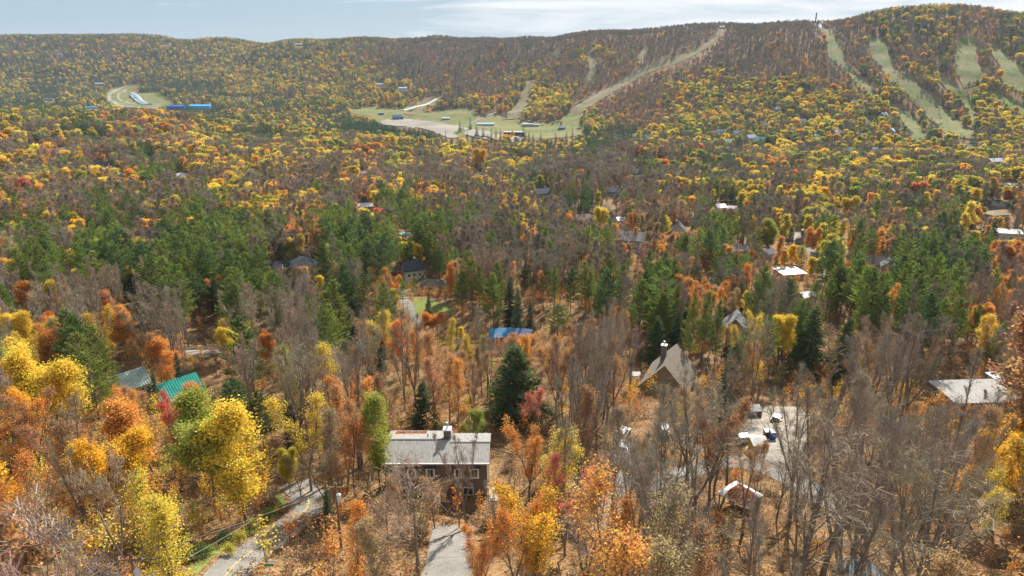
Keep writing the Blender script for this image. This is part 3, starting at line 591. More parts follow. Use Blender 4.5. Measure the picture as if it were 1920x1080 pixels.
# mid-distance houses: px, py, L, W, H, rot, roof, wall, type, rise, label, landmark
MID = [
 (772, 496, 9, 7, 5.2, 25, (.06, .07, .08), (.62, .6, .5), 'gable', 3.4, 'tall cream house with steep dark roof beyond the lawn', 'the cream house', (755, 482, 795, 518)),
 (812, 528, 12, 9.5, 3.0, -14, (.16, .13, .105), (.40, .35, .26), 'hip', 2.2, 'low cream bungalow with brown hip roof above the green lawn', 'the brown bungalow', (792, 514, 838, 548)),
 (568, 487, 13, 10, 3.4, -25, (.17, .20, .22), (.3, .3, .3), 'hip', 3.4, 'blue-grey hip-roofed house among the pines', 'the blue-grey hip roof', (545, 472, 592, 502)),
 (512, 494, 8, 6, 2.8, 8, (.05, .06, .08), (.18, .18, .2), 'gable', 1.6, 'small dark garage beside the blue-grey hip roof', None, (498, 488, 528, 500)),
 (938, 620, 7, 6.5, 3.0, 10, (.04, .19, .33), (.22, .18, .15), 'gable', 1.6, 'small house under a bright blue roof', 'the bright blue roof', (922, 604, 956, 634)),
 (977, 620, 6.5, 6, 2.8, -12, (.10, .15, .26), (.22, .2, .2), 'gable', 1.4, 'slate blue outbuilding right of the bright blue roof', None, (966, 610, 990, 628)),
 (1185, 440, 17, 13, 4.2, -18, (.27, .25, .23), (.36, .37, .36), 'gable', 3.6, 'big grey-roofed house with pale gable behind orange saplings', 'the big grey gabled house', (1158, 422, 1214, 458)),
 (1273, 424, 10, 9, 4.2, 75, (.07, .075, .1), (.52, .5, .44), 'gable', 4.2, 'dark-roofed house with pale triangular gable right of a tall pine', 'the dark roof with pale gable', (1256, 402, 1296, 436)),
 (1166, 411, 6, 8, 4.4, 4, (.5, .5, .5), (.5, .48, .42), 'shed', 1, 'narrow pale house with white roof behind the grey gable', None, (1156, 400, 1172, 420)),
 (1092, 405, 12, 9, 3.6, 15, (.20, .17, .14), (.3, .24, .18), 'gable', 2.6, 'brown-roofed house left of the yellow tree on the rise', None, (1080, 396, 1108, 414)),
 (1127, 388, 14, 9, 3.4, 0, (.22, .18, .15), (.3, .24, .18), 'gable', 2.2, 'wide dull brown roof just behind the yellow tree', None, (1108, 380, 1150, 398)),
 (1380, 600, 9, 8, 3.0, 70, (.19, .19, .195), (.25, .22, .18), 'gable', 4.0, 'grey pyramid-like gable end poking from brown woods', 'the grey triangular gable', (1362, 586, 1398, 612)),
 (1480, 508, 11, 9, 3.2, 12, (.66, .66, .66), (.30, .14, .10), 'shed', .4, 'modern house with white flat roof and rust-red walls', 'the white flat roof', (1456, 498, 1506, 518)),
 (1650, 486, 15, 10, 3.4, -15, (.16, .12, .10), (.22, .17, .13), 'gable', 3.2, 'large brown-roofed house above the big green pines', 'the large brown roof', (1628, 472, 1664, 496)),
 (1668, 492, 8, 7, 3.8, 65, (.08, .08, .09), (.28, .3, .3), 'gable', 2.8, 'dark gabled wing with pale gridded window over the pines', None, (1660, 478, 1684, 506)),
 (1868, 381, 19, 11, 3.2, -3, (.025, .028, .032), (.2, .18, .15), 'gable', 2.8, 'long house with near-black roof at right', 'the near-black roof', (1848, 370, 1894, 388)),
 (1868, 398, 15, 10, 3.4, 15, (.34, .27, .18), (.36, .29, .2), 'hip', 2.4, 'tan hip-roofed house below the near-black roof', None, (1848, 388, 1905, 408)),
 (1893, 434, 15, 9, 6.2, -16, (.30, .30, .28), (.50, .49, .44), 'shed', 1.0, 'white angular modern house with a dark glazed recess', 'the white angular house', (1876, 420, 1914, 452)),
 (1932, 434, 7, 8, 4.2, -16, (.4, .33, .22), (.5, .46, .36), 'gable', 2.4, 'tan gabled house cut by the right edge behind orange trees', None, (1905, 425, 1920, 446)),
 (1508, 445, 8, 9, 4.0, 60, (.17, .16, .16), (.25, .25, .27), 'gable', 3.2, 'grey gabled house with a tall white chimney', 'the white-chimney house', (1496, 436, 1520, 462)),
 (1388, 464, 11, 8, 3.2, 0, (.22, .22, .24), (.25, .23, .22), 'gable', 2.0, 'grey roof showing low among red shrubs', 'the low grey roof', (1370, 458, 1402, 470)),
 (1600, 370, 12, 9, 5.0, 35, (.05, .06, .075), (.12, .13, .14), 'gable', 3.6, 'dark timber chalet with blue-black roof above yellow trees', 'the dark chalet', (1588, 360, 1616, 380)),
 (1580, 400, 8, 6, 3, 0, (.55, .58, .6), (.4, .4, .4), 'shed', .5, 'small pale roof tucked between two yellow trees', None, (1570, 395, 1590, 404)),
 (1350, 385, 9, 8, 3.6, 20, (.82, .78, .78), (.6, .56, .52), 'gable', 2.4, 'brilliant white roof glaring in the sun above the bare grove', 'the glaring white roof', (1340, 376, 1362, 392)),
 (1373, 388, 7, 6, 3.0, -20, (.7, .68, .66), (.4, .38, .36), 'gable', 1.8, 'smaller white roof right of the brightest one', None, (1368, 382, 1384, 392)),
 (340, 327, 13, 9, 3.4, 10, (.84, .82, .88), (.5, .48, .45), 'gable', 2.2, 'isolated gleaming white roof in mixed woods on the left', 'the gleaming white roof', (331, 320, 352, 333)),
 (190, 306, 14, 10, 4.2, 12, (.05, .06, .07), (.42, .38, .33), 'gable', 3.4, 'dark-roofed house with pale gables deep in the left woods', 'the dark-roofed woodland house', (178, 298, 204, 314)),
 (219, 327, 11, 9, 3.8, 70, (.2, .19, .18), (.4, .36, .3), 'gable', 3.0, 'grey-beige gabled house near the dark-roofed woodland one', None, (208, 320, 230, 334)),
 (116, 278, 13, 9, 3.4, -8, (.42, .40, .38), (.4, .36, .3), 'gable', 2.2, 'pale roof by an orange tree on the left ridge', None, (108, 273, 124, 283)),
 (685, 383, 12, 9, 3.4, 15, (.62, .60, .66), (.4, .3, .28), 'gable', 2.0, 'pale lilac roof between dark pines', None, (676, 376, 700, 392)),
 (682, 322, 13, 9, 3.8, 10, (.36, .38, .38), (.4, .36, .32), 'gable', 2.4, 'grey roof above a red shrub left of centre', None, (672, 314, 692, 330)),
 (900, 324, 20, 11, 3.2, -3, (.26, .25, .25), (.45, .42, .38), 'hip', 2.2, 'long dull grey roof in brown woods near centre', 'the dull grey centre roof', (884, 318, 915, 332)),
 (1018, 357, 16, 11, 4.5, 20, (.10, .10, .12), (.2, .18, .17), 'gable', 3.8, 'dark multi-gabled house at the head of the pale lane', 'the house at the lane head', (1004, 348, 1032, 366)),
 (1195, 320, 16, 10, 4.5, 20, (.09, .10, .12), (.2, .18, .16), 'gable', 3.6, 'slate-dark house in bare trees below the red tree', None, (1184, 312, 1208, 330)),
 (1152, 355, 12, 10, 4, -30, (.20, .21, .23), (.3, .3, .3), 'gable', 3, 'grey cottage between the bare brown woods and pines', None, (1142, 348, 1164, 364)),
 (118, 505, 7, 6, 3, 20, (.58, .55, .52), (.4, .36, .3), 'gable', 2, 'small pale roof almost buried in the left pines', None, (110, 500, 130, 510)),
 (1868, 299, 22, 12, 4, 8, (.55, .55, .58), (.12, .12, .13), 'gable', 3.2, 'large pale-roofed lodge on the far right', 'the pale-roofed lodge', (1850, 292, 1888, 306)),
 (1892, 345, 26, 7, 3, 2, (.58, .56, .54), (.35, .3, .28), 'shed', .6, 'long low pale roof by the right edge', None, (1880, 340, 1915, 350)),
 (1440, 470, 7, 6, 3, 20, (.5, .48, .5), (.3, .28, .28), 'gable', 1.8, 'little pale roof right of the bare grove', None, (1430, 464, 1450, 476)),
 (1700, 582, 5, 4, 2.6, 20, (.05, .12, .30), (.1, .2, .4), 'gable', 1.2, 'tiny blue-roofed hut right of the tall pines', None, (1770, 540, 1790, 552)),
 (1512, 550, 6, 5, 2.6, 20, (.8, .76, .72), (.5, .45, .4), 'gable', 1.2, 'small white roof peeking from rusty undergrowth', None, (1506, 546, 1522, 556)),
]
for (px, py, Lx, W, H, rot, rc, wc, typ, rise, lab, lm, kb) in MID:
    ch = None
    if 'chimney' in lab: ch = (2, 1.5, 1.4, H + rise + 2.4)
    elif typ == 'gable' and H > 3.9: ch = (Lx * .2, W * .2, .9, H + rise + .9)
    house('house' if 'hut' not in lab and 'garage' not in lab and 'outbuilding' not in lab else 'shed', lab, 'house' if 'hut' not in lab and 'garage' not in lab and 'outbuilding' not in lab else 'shed', px, py, Lx, W, H, rot, rc, wc, typ, rise, chim=ch, wins=3 if Lx > 8 else 2, keepbox=kb, lm=lm,
          rk='metal' if ('white' in lab or 'blue roof' in lab) and 'chimney' not in lab else 'shingle')

# valley and hillside buildings
FAR = [
 ('ski_chalet', 745, 217, 22, 14, 6, 20, (.02, .13, .26), (.12, .14, .17), 'gable', 5, 'dark chalet with blue roof beside the pale gravel lot', 'chalet', 'the blue chalet', 1250),
 ('shed', 752, 220, 12, 8, 4, 0, (.03, .05, .09), (.1, .1, .12), 'gable', 2.5, 'low dark annex right of the blue chalet', 'shed', None, 1250),
 ('shed', 715, 211, 13, 8, 4, 0, (.35, .38, .42), (.06, .06, .08), 'gable', 2, 'little black and white hut on the valley meadow', 'shed', None, 1250),
 ('lift_hut', 836, 221, 18, 9, 4, 10, (.45, .47, .52), (.2, .2, .22), 'shed', .8, 'grey hut amid the works at the gravel lot edge', 'hut', None, 1250),
 ('long_building', 910, 231, 38, 12, 5, 2, (.30, .46, .56), (.42, .42, .42), 'gable', 2.2, 'long pale blue-roofed building at the foot of the runs', 'building', 'the pale blue long roof', 1150),
 ('long_building', 989, 232, 24, 11, 5.5, 4, (.50, .56, .58), (.3, .33, .35), 'flat', .3, 'flat-roofed grey base lodge on the meadow', 'building', 'the grey base lodge', 1150),
 ('long_building', 1003, 233, 20, 9, 4, -8, (.60, .60, .60), (.35, .36, .38), 'flat', .3, 'lower white-topped wing joined right of the grey base lodge', 'building', None, 1150),
 ('long_building', 964, 247, 40, 18, 8, -2, (.32, .33, .35), (.035, .04, .055), 'flat', .3, 'big dark box building behind the spruces by the cars', 'building', 'the big dark box building', 1100),
 ('lift_hut', 1054, 238, 13, 8, 4, -20, (.3, .34, .42), (.1, .1, .12), 'gable', 2.4, 'small dark hut with pale gable at the run foot', 'hut', None, 1150),
 ('long_building', 332, 198, 48, 22, 8, -1, (.01, .13, .42), (.01, .12, .36), 'gable', 2.5, 'deep blue half of the big warehouse by the race track', 'building', 'the deep blue warehouse', 1750),
 ('long_building', 375, 197, 62, 24, 8, -1, (.10, .42, .75), (.08, .34, .62), 'gable', 3.0, 'bright sky-blue half of the big warehouse', 'building', 'the sky-blue warehouse', 1750),
 ('long_building', 172, 200, 40, 12, 5, 0, (.05, .38, .60), (.4, .5, .55), 'gable', 2, 'low turquoise-roofed building left of the race track', 'building', 'the turquoise roof', 1750),
 ('farm_house', 187, 156, 34, 14, 6, 5, (.5, .5, .5), (.25, .24, .24), 'gable', 3, 'pale long house above the race track', 'house', None, 1800),
 ('farm_house', 110, 101, 34, 16, 6, 0, (.22, .28, .34), (.3, .3, .3), 'gable', 4, 'grey-blue house high on the left hillside', 'house', None, 2600),
 ('farm_house', 310, 80, 44, 16, 7, 0, (.3, .38, .42), (.35, .35, .35), 'flat', .3, 'long pale building just under the left skyline', 'house', None, 2600),
 ('farm_house', 560, 82, 34, 16, 7, 0, (.5, .48, .48), (.3, .3, .3), 'gable', 3, 'pale house under the skyline left of centre', 'house', None, 2500),
 ('farm_house', 712, 157, 24, 14, 6, 0, (.4, .42, .46), (.4, .4, .42), 'gable', 3, 'grey house at the foot of the wooded spur', 'house', None, 1700),
 ('farm_house', 755, 164, 26, 12, 5, 0, (.55, .6, .66), (.45, .46, .5), 'gable', 2.4, 'pale blue-grey building in the spur woods', 'house', None, 1700),
 ('summit_lodge', 1354, 50, 14, 9, 4, 0, (.30, .29, .28), (.3, .28, .26), 'gable', 3, 'little summit lodge atop the diagonal run', 'lodge', 'the summit lodge', 1800),
 ('farm_house', 92, 185, 30, 12, 5, 0, (.10, .22, .26), (.2, .22, .22), 'gable', 2, 'teal-roofed house in trees near the left edge', 'house', None, 1700),
]
CONDO = [(1190, 253, 26, 10), (1213, 255, 20, -6), (1350, 245, 24, 5), (1385, 247, 26, 15), (1408, 255, 26, 30), (1425, 259, 18, -10), (1457, 203, 17, 30), (1601, 190, 16, 15), (1622, 227, 20, 25),
         (1657, 213, 20, 35), (1672, 243, 20, 55), (1570, 246, 20, 30), (1531, 254, 16, 30), (1640, 279, 16, 25), (1594, 279, 12, 0), (1770, 281, 22, 10), (1816, 274, 14, 10), (1365, 263, 16, 20), (1504, 225, 16, 10), (1440, 233, 18, 0), (1484, 240, 14, -5), (1618, 252, 14, 10)]
CW = ['pale blue-grey condo with steep roof', 'slate-roofed condo block', 'grey condo with white dormer', 'weathered grey row house', 'blue-grey chalet condo', 'light grey hillside cottage']
for (nm, px, py, Lx, W, H, rot, rc, wc, typ, rise, lab, cat, lm, far) in FAR:
    s = 1280 / (far * 1.15)
    house(nm, lab, cat, px, py, Lx, W, H, rot, rc, wc, typ, rise, wins=6 if Lx > 30 else 3, keepbox=(px - Lx * s * .52, py - 5, px + Lx * s * .52, py + 6), far=far, lm=lm, base=5, rk='metal', door=Lx < 30)
wher = ['on the lower slope', 'among yellow birches', 'at the slope foot']
for i, (px, py, Lx, rot) in enumerate(CONDO):
    near = 'left' if px < 1300 else ('middle' if px < 1560 else 'right')
    order = sorted([c for c in CONDO if (0 if c[0] < 1300 else 1 if c[0] < 1560 else 2) == (0 if px < 1300 else 1 if px < 1560 else 2)]).index(CONDO[i])
    ords = ['first', 'second', 'third', 'fourth', 'fifth', 'sixth', 'seventh', 'eighth', 'ninth', 'tenth', 'eleventh', 'twelfth']
    lab = '%s, %s from left in the %s cluster under the slope' % (CW[(i * 5) % 6], ords[order], near)
    c = .9 + .3 * RNG.random(); col = (.36 * c, .43 * c, .47 * c)
    house('condo', lab, 'condo', px, py, Lx * .8, 10, 6, rot, col, (.36, .38, .38), 'gable', 4.5, wins=4, keepbox=(px - Lx * .52, py - 6, px + Lx * .52, py + 6), far=850, group='condos at the foot of the ski hill', base=5, kp=.75, lm=None)

# covered conveyor / grandstand by the track, tube slide on the meadow slope
def long_shed(name, label, cat, a, b, w, h, col, far):
    A = np.array(G(*a, far=far)[:3]); B = np.array(G(*b, far=far)[:3]); n = 8
    root = link(name, None, loc=A); put(root, label, cat)
    pts = [A + (B - A) * i / n for i in range(n + 1)]; pts = [np.array([p[0], p[1], float(hgt(p[0], p[1]))]) for p in pts]
    d = nrm((B - A)[None, :2])[0]; s = np.array([-d[1], d[0], 0]) * w / 2
    for i in range(n):
        g = Geo(); p, q = pts[i] - A, pts[i + 1] - A; up = np.array([0, 0, h]); r = np.array([0, 0, h * 1.5])
        g.add([p - s, p + s, q + s, q - s, p - s + up, p + s + up, q + s + up, q - s + up, p + r, q + r], [(0, 4, 7, 3), (1, 2, 6, 5), (4, 8, 9, 7), (5, 6, 9, 8)]); g.add([p - s, p + s, p + s + up, p + r, p - s + up, q - s, q + s, q + s + up, q + r, q - s + up], [(0, 1, 2), (0, 2, 4), (4, 2, 3), (5, 7, 6), (5, 9, 7), (9, 8, 7)])
        link('section', g.mesh('section', [colmat(col, kind='metal')]), root)
long_shed('grandstand', 'long grey roofed grandstand slanting across the race track', 'grandstand', (248, 177), (281, 198), 15, 5, (.34, .40, .46), 1750)
long_shed('covered_walkway', 'pale covered walkway parallel to the grandstand', 'walkway', (243, 180), (272, 198), 6, 4, (.52, .55, .58), 1750)
long_shed('snow_tube_slide', 'long pale straight slide coming down the meadow slope', 'slide', (756, 208), (818, 187), 9, 2, (.58, .62, .66), 1400)

# ------------------------------------------------------------------ cars, bins, posts
def make_car(x, y, rot, col, label, z=None, s=1.0, van=False, group='parked cars'):
    root = link('parked_car', None, loc=(x, y, float(hgt(x, y)) + .07 if z is None else z), rot=(0, 0, R(rot))); root.scale = (s, s, s); put(root, label, 'car', group)
    g = Geo(); h = 1.75 if van else 1.0
    prof = [(-2.2, .35), (2.2, .35), (2.25, .7), (2.05, .9), (1.0, 1.0), (-1.9, 1.0), (-2.2, .9)]
    g.prism(prof, -.88, .88); link('body', g.mesh('body', [colmat(col, kind='car')]), root)
    g = Geo(); t = 1.95 if van else 1.45; lo = [(-1.95, -.84, 1.002), (1.05, -.84, 1.002), (1.05, .84, 1.002), (-1.95, .84, 1.002)]; hi = [(-1.5, -.7, t), (.35, -.7, t), (.35, .7, t), (-1.5, .7, t)]
    g.add(lo + hi, [(0, 1, 5, 4), (1, 2, 6, 5), (2, 3, 7, 6), (3, 0, 4, 7)]); link('windscreen', g.mesh('windscreen', [M['glass']]), root)
    g = Geo(); g.box(-1.52, .37, -.72, .72, t + .002, t + .06); link('roof', g.mesh('roof', [colmat(col, kind='car')]), root)
    for a in (-1.35, 1.35):
        for b in (-.9, .9):
            g = Geo(); g.tube([(a, b - .1, .33)], [(a, b + .1, .33)], .33, .33, 12, 0, cap=True); g.tube([(a, b + .1, .33)], [(a, b - .1, .33)], .33, .33, 12, 0, cap=True)
            w = link('wheel', g.mesh('wheel', [M['black']]), root)
            g = Geo(); sg = 1 if b > 0 else -1; g.tube([(a, b, .33)], [(a, b + sg * .115, .33)], .19, .19, 8, 0, cap=True); link('rim', g.mesh('rim', [M['metal']]), w)
    for b in (-.6, .6): g = Geo(); g.box(2.2, 2.27, b - .18, b + .18, .62, .78); link('headlight', g.mesh('headlight', [M['white']]), root)
    return root
def car_at(px, py, rot, col, label, far=None, van=False, kb=None, s=1.0):
    x, y, z, t = G(px, py, .7, far=far); make_car(x, y, rot, col, label, van=van, s=s)
    if kb is None: r = 1280 / t * 2.4; kb = (px - r, py - r * .6, px + r, py + r * .6)
    keep(*kb, t * .93, .3 if py > 700 else 1); CLEAR.append(np.array([(x - 3, y - 3), (x + 3, y - 3), (x + 3, y + 3), (x - 3, y + 3)]))
WH, SI, BK = (.8, .8, .8), (.35, .37, .4), (.02, .022, .025)
car_at(1168, 812, 60, WH, 'white car parked among bare trunks, topmost of the white pair')
car_at(1166, 838, 85, WH, 'white car nose-on among bare trunks, lower of the white pair')
car_at(1245, 806, 80, SI, 'silver car glimpsed through bare trunks beside the lane')
car_at(1399, 823, 10, SI, 'silver car at the left end of the parking yard')
car_at(1456, 784, 60, BK, 'dark car standing inside the parking yard')
car_at(1100, 940, 25, BK, 'black car parked at the lower left of the lane', kb=(1085, 925, 1120, 955))
car_at(740, 511, 5, SI, 'silver car left of the tall cream house')
car_at(1526, 518, -30, (.02, .06, .25), 'dark blue car on the drive below the conifer')
car_at(1842, 435, 5, WH, 'white car left of the orange maple and angular house')
for i, (px, py, c, w) in enumerate([(930, 259, WH, 'white'), (938, 258, SI, 'silver'), (944, 260, (.06, .08, .4), 'blue'), (950, 259, WH, 'white'), (957, 261, BK, 'black'), (887, 244, BK, 'black'), (893, 246, (.3, .05, .05), 'red'), (905, 252, WH, 'white'), (1898, 343, SI, 'silver')]):
    L2 = ['leftmost white car in the row before the big dark building', 'silver car second in the row before the big dark building', 'blue car in the row before the big dark building', 'white car just left of the black one before the dark building', 'black car at the right end of the row by the dark building', 'black car on the small lot by the spruces', 'red car on the small lot by the spruces', 'white car right end of the small spruce-side lot', 'silver car beside the long low roof at right edge'][i]
    car_at(px, py, 70 + i * 7, c, L2, far=1100 if px < 1800 else 500)

def wheelie_bin(px, py, col, label, rot=0, s=1.0):
    x, y, z, t = G(px, py, .6); root = link('wheelie_bin', None, loc=(x, y, float(hgt(x, y)) + .07), rot=(0, 0, R(rot))); root.scale = (s,) * 3; put(root, label, 'bin', 'household bins in the parking yard')
    g = Geo(); g.add([(-.3, -.35, .1), (.3, -.35, .1), (.3, .3, .1), (-.3, .3, .1), (-.38, -.45, 1.1), (.38, -.45, 1.1), (.38, .4, 1.1), (-.38, .4, 1.1)], [(0, 3, 2, 1), (0, 1, 5, 4), (1, 2, 6, 5), (2, 3, 7, 6), (3, 0, 4, 7)]); link('body', g.mesh('body', [colmat(col, .4)]), root)
    g = Geo(); g.prism([(-.4, 1.102), (.4, 1.102), (.34, 1.2), (-.34, 1.2)], -.48, .44); link('lid', g.mesh('lid', [colmat(col, .4)]), root)
    for a in (-.34, .34): g = Geo(); g.tube([(a - .04, .33, .15)], [(a + .04, .33, .15)], .15, .15, 10, cap=True); link('wheel', g.mesh('wheel', [M['black']]), root)
    keep(px - 8, py - 10, px + 8, py + 10, t * .93, .6)
wheelie_bin(1448, 819, (.01, .11, .38), 'bright blue wheelie bin on the parking yard', s=1.5)
wheelie_bin(1437, 817, (.12, .08, .06), 'dark brown wheelie bin left of the blue one', s=1.4)
def tiny_hut(px, py, col, label, roofc=(.7, .68, .62), s=1.6, H=2.2):
    house('shed', label, 'shed', px, py, s, s, H, 10, roofc, col, 'gable', .5, wins=0, rk='metal', kp=.35, keepbox=(px - 10, py - 10, px + 10, py + 12), base=.5)
tiny_hut(1420, 823, (.62, .40, .03), 'bright yellow box hut between silver car and brown bin', s=2.0, H=1.6)
tiny_hut(1413, 762, (.28, .3, .34), 'small grey hut with white lid at the yard top', roofc=(.75, .74, .72))

def satellite_tub(px, py, r, label):
    x, y, z, t = G(px, py, .8); root = link('trampoline', None, loc=(x, y, float(hgt(x, y)) + .9)); put(root, label, 'trampoline')
    g = Geo(); n = 24; a = np.arange(n) * 2 * np.pi / n; ring = np.c_[np.cos(a) * r, np.sin(a) * r, a * 0]
    g.add(np.r_[ring * .9, [[0, 0, -.12]]], [(i, (i + 1) % n, n) for i in range(n)]); link('mat', g.mesh('mat', [colmat((.05, .07, .08))]), root)
    g = Geo(); g.tube(ring, np.roll(ring, -1, 0), .09, .09, 6); link('rim', g.mesh('rim', [colmat((.12, .14, .15))]), root)
    for k in range(0, n, 6): g = Geo(); g.tube([ring[k]], [ring[k] + [0, 0, -1.4]], .05, .05, 6); link('leg', g.mesh('leg', [M['metal']]), root)
    CLEAR.append(np.array([(x - r, y - r), (x + r, y - r), (x + r, y + r), (x - r, y + r)]))
satellite_tub(1618, 1076, 2.6, 'round dark trampoline half hidden at the bottom among bare trunks')
def swimming_pool(px, py):
    x, y, z, t = G(px, py); root = link('swimming_pool', None, loc=(x, y, z), rot=(0, 0, R(20))); put(root, 'small turquoise garden pool amid the pines', 'pool')
    g = Geo(); g.box(-4.6, 4.6, -2.6, 2.6, -1, .28); link('coping', g.mesh('coping', [colmat((.6, .58, .54))]), root)
    g = Geo(); g.box(-4, 4, -2, 2, .281, .33); link('water', g.mesh('water', [M['pool']]), root)
    keep(px - 12, py - 8, px + 12, py + 6, t * .93, 1); CLEAR.append(np.array([(x - 7, y - 6), (x + 7, y - 6), (x + 7, y + 6), (x - 7, y + 6)])); LANDMARK.append(('the turquoise pool', px, py, t))
swimming_pool(757, 439)

# poles, wires, signs
def pole(px, py, H, label):
    x, y, z, t = G(px, py, H); zg = float(hgt(x, y)); root = link('utility_pole', None, loc=(x, y, zg)); put(root, label, 'utility pole', 'utility poles')
    g = Geo(); g.tube([(0, 0, -1)], [(0, 0, H)], .17, .12, 10, cap=True); link('pole', g.mesh('pole', [M['wood']]), root)
    g = Geo(); g.box(-1.1, 1.1, -.06, .06, H - .75, H - .6); ca = link('crossarm', g.mesh('crossarm', [M['wood']]), root)
    for a in (-1, 0, 1): g = Geo(); g.tube([(a, 0, H - .6)], [(a, 0, H - .35)], .05, .04, 6, cap=True); link('insulator', g.mesh('insulator', [M['white']]), ca)
    g = Geo(); g.tube([(.34, -.1, H - 2.6)], [(.34, -.1, H - 1.6)], .27, .27, 12, cap=True); g.tube([(.34, -.1, H - 1.6)], [(.34, -.1, H - 1.45)], .18, .1, 8, cap=True); link('transformer', g.mesh('transformer', [colmat((.55, .57, .58), .5)]), root)
    return x, y, zg + H, t
p1 = pole(243, 1038, 11, 'wooden pole with grey transformer above the lower left corner')
p2 = pole(628, 905, 10, 'wooden pole right of the road bend under the yellow trees')
keep(238, 1034, 256, 1080, p1[3] * .9, 1)
def wire(a, b, sag, label, r=.013, name='power_line'):
    n = 14; u = np.linspace(0, 1, n)[:, None]; P = np.array(a)[None] * (1 - u) + np.array(b)[None] * u; P[:, 2] -= (4 * u * (1 - u))[:, 0] * sag
    g = Geo(); g.tube(P[:-1], P[1:], r, r, 4); put(link(name, g.mesh(name, [colmat((.3, .3, .3), .6)])), label, 'wire', 'wires along the road')
wire((p1[0], p1[1], p1[2] - .4), (p2[0], p2[1], p2[2] - .4), .5, 'thin upper wire running from the transformer pole up the road')
q = G(408, 1036, 8.0)
wire((p1[0], p1[1], p1[2] - 3), (q[0] + 1, q[1] + 6, q[2] + 7), .3, 'thick pale service cable rising from below the transformer', r=.022)
wire((p1[0], p1[1], p1[2] - .4), (p1[0] + 34, p1[1] + .5, p1[2] - .7), .1, 'thin wire running level to the right of the transformer pole')
wire((p1[0], p1[1], p1[2] - .4), (p1[0] - 30, p1[1] - 14, p1[2] - 1), .3, 'wire leaving the transformer pole for the lower left')
def sign(px, py):
    x, y, z, t = G(px, py, 2.6); root = link('street_sign', None, loc=(x, y, z)); put(root, 'green and white street name sign on a thin post by the road', 'sign')
    g = Geo(); g.tube([(0, 0, -.3)], [(0, 0, 3.0)], .04, .04, 6, cap=True); link('post', g.mesh('post', [M['metal']]), root)
    g = Geo(); g.box(-.55, .5, -.03, .03, 2.2, 2.5); link('name_plate', g.mesh('name_plate', [colmat((.01, .28, .17), .4)]), root)
    g = Geo(); g.box(.06, .8, -.02, .02, 2.8, 3.0); link('white_plate', g.mesh('white_plate', [colmat((.55, .58, .62), .4)]), root)
    keep(px - 9, py - 9, px + 12, py + 12, t * .9, 1)
sign(504, 1056)

# summit mast, ski lifts
x, y, z, t = G(1525, 43, far=1700)
y -= 12; z = float(hgt(x, y)); mast = link('radio_mast', None, loc=(x, y, z)); put(mast, 'tall radio mast standing on the skyline of the ski hill', 'mast')
Hm = 32 * t / 1280 + 4
g = Geo(); g.tube([(0, 0, 0)], [(0, 0, Hm * .5)], .8, .6, 6); link('shaft', g.mesh('shaft', [M['metal']]), mast)
g = Geo(); g.tube([(0, 0, Hm * .5)], [(0, 0, Hm)], 1.7, 1.5, 8, cap=True); link('antenna_drum', g.mesh('antenna_drum', [colmat((.10, .10, .12))]), mast)
LANDMARK.append(('the radio mast', 1525, 30, t))
def lift(pts, label, far, n, word):
    A = [np.array(G(*p, far=far)[:3]) for p in pts]; line = []
    for i in range(n):
        u = i / (n - 1) * (len(A) - 1); k = min(int(u), len(A) - 2); p = A[k] + (A[k + 1] - A[k]) * (u - k); p[2] = hgt(p[0], p[1]); line.append(p)
    d = nrm((A[-1] - A[0])[None, :2])[0]; ang = math.atan2(d[1], d[0])
    ords = ['topmost', 'second', 'third', 'fourth', 'fifth', 'sixth', 'seventh', 'eighth']
    tops = []
    for i, p in enumerate(line):
        root = link('lift_tower', None, loc=p, rot=(0, 0, ang)); put(root, '%s lift tower, counted from the summit, %s' % (ords[i], word), 'lift tower', 'lift towers ' + word)
        g = Geo(); g.tube([(0, 0, -1)], [(0, 0, 13)], .7, .5, 8, cap=True); link('mast', g.mesh('mast', [M['metal']]), root)
        g = Geo(); g.box(-.5, .5, -3, 3, 13.001, 13.9); link('crossarm', g.mesh('crossarm', [M['metal']]), root)
    for s in (-2.6, 2.6):
        P = np.array([p + [0, 0, 14.1] + np.array([-d[1], d[0], 0]) * s for p in line]); g = Geo(); g.tube(P[:-1], P[1:], .16, .16, 4)
        put(link('lift_cable', g.mesh('lift_cable', [M['metal']])), '%s cable of the chairlift %s' % ('near-side' if s < 0 else 'far-side', word), 'cable', 'chairlift cables')
lift([(1533, 46), (1565, 72), (1612, 108), (1652, 132), (1705, 172), (1760, 215)], '', 1050, 8, 'between the two left runs')
lift([(1350, 62), (1262, 112), (1180, 152), (1080, 212)], '', 1300, 6, 'on the long diagonal run')

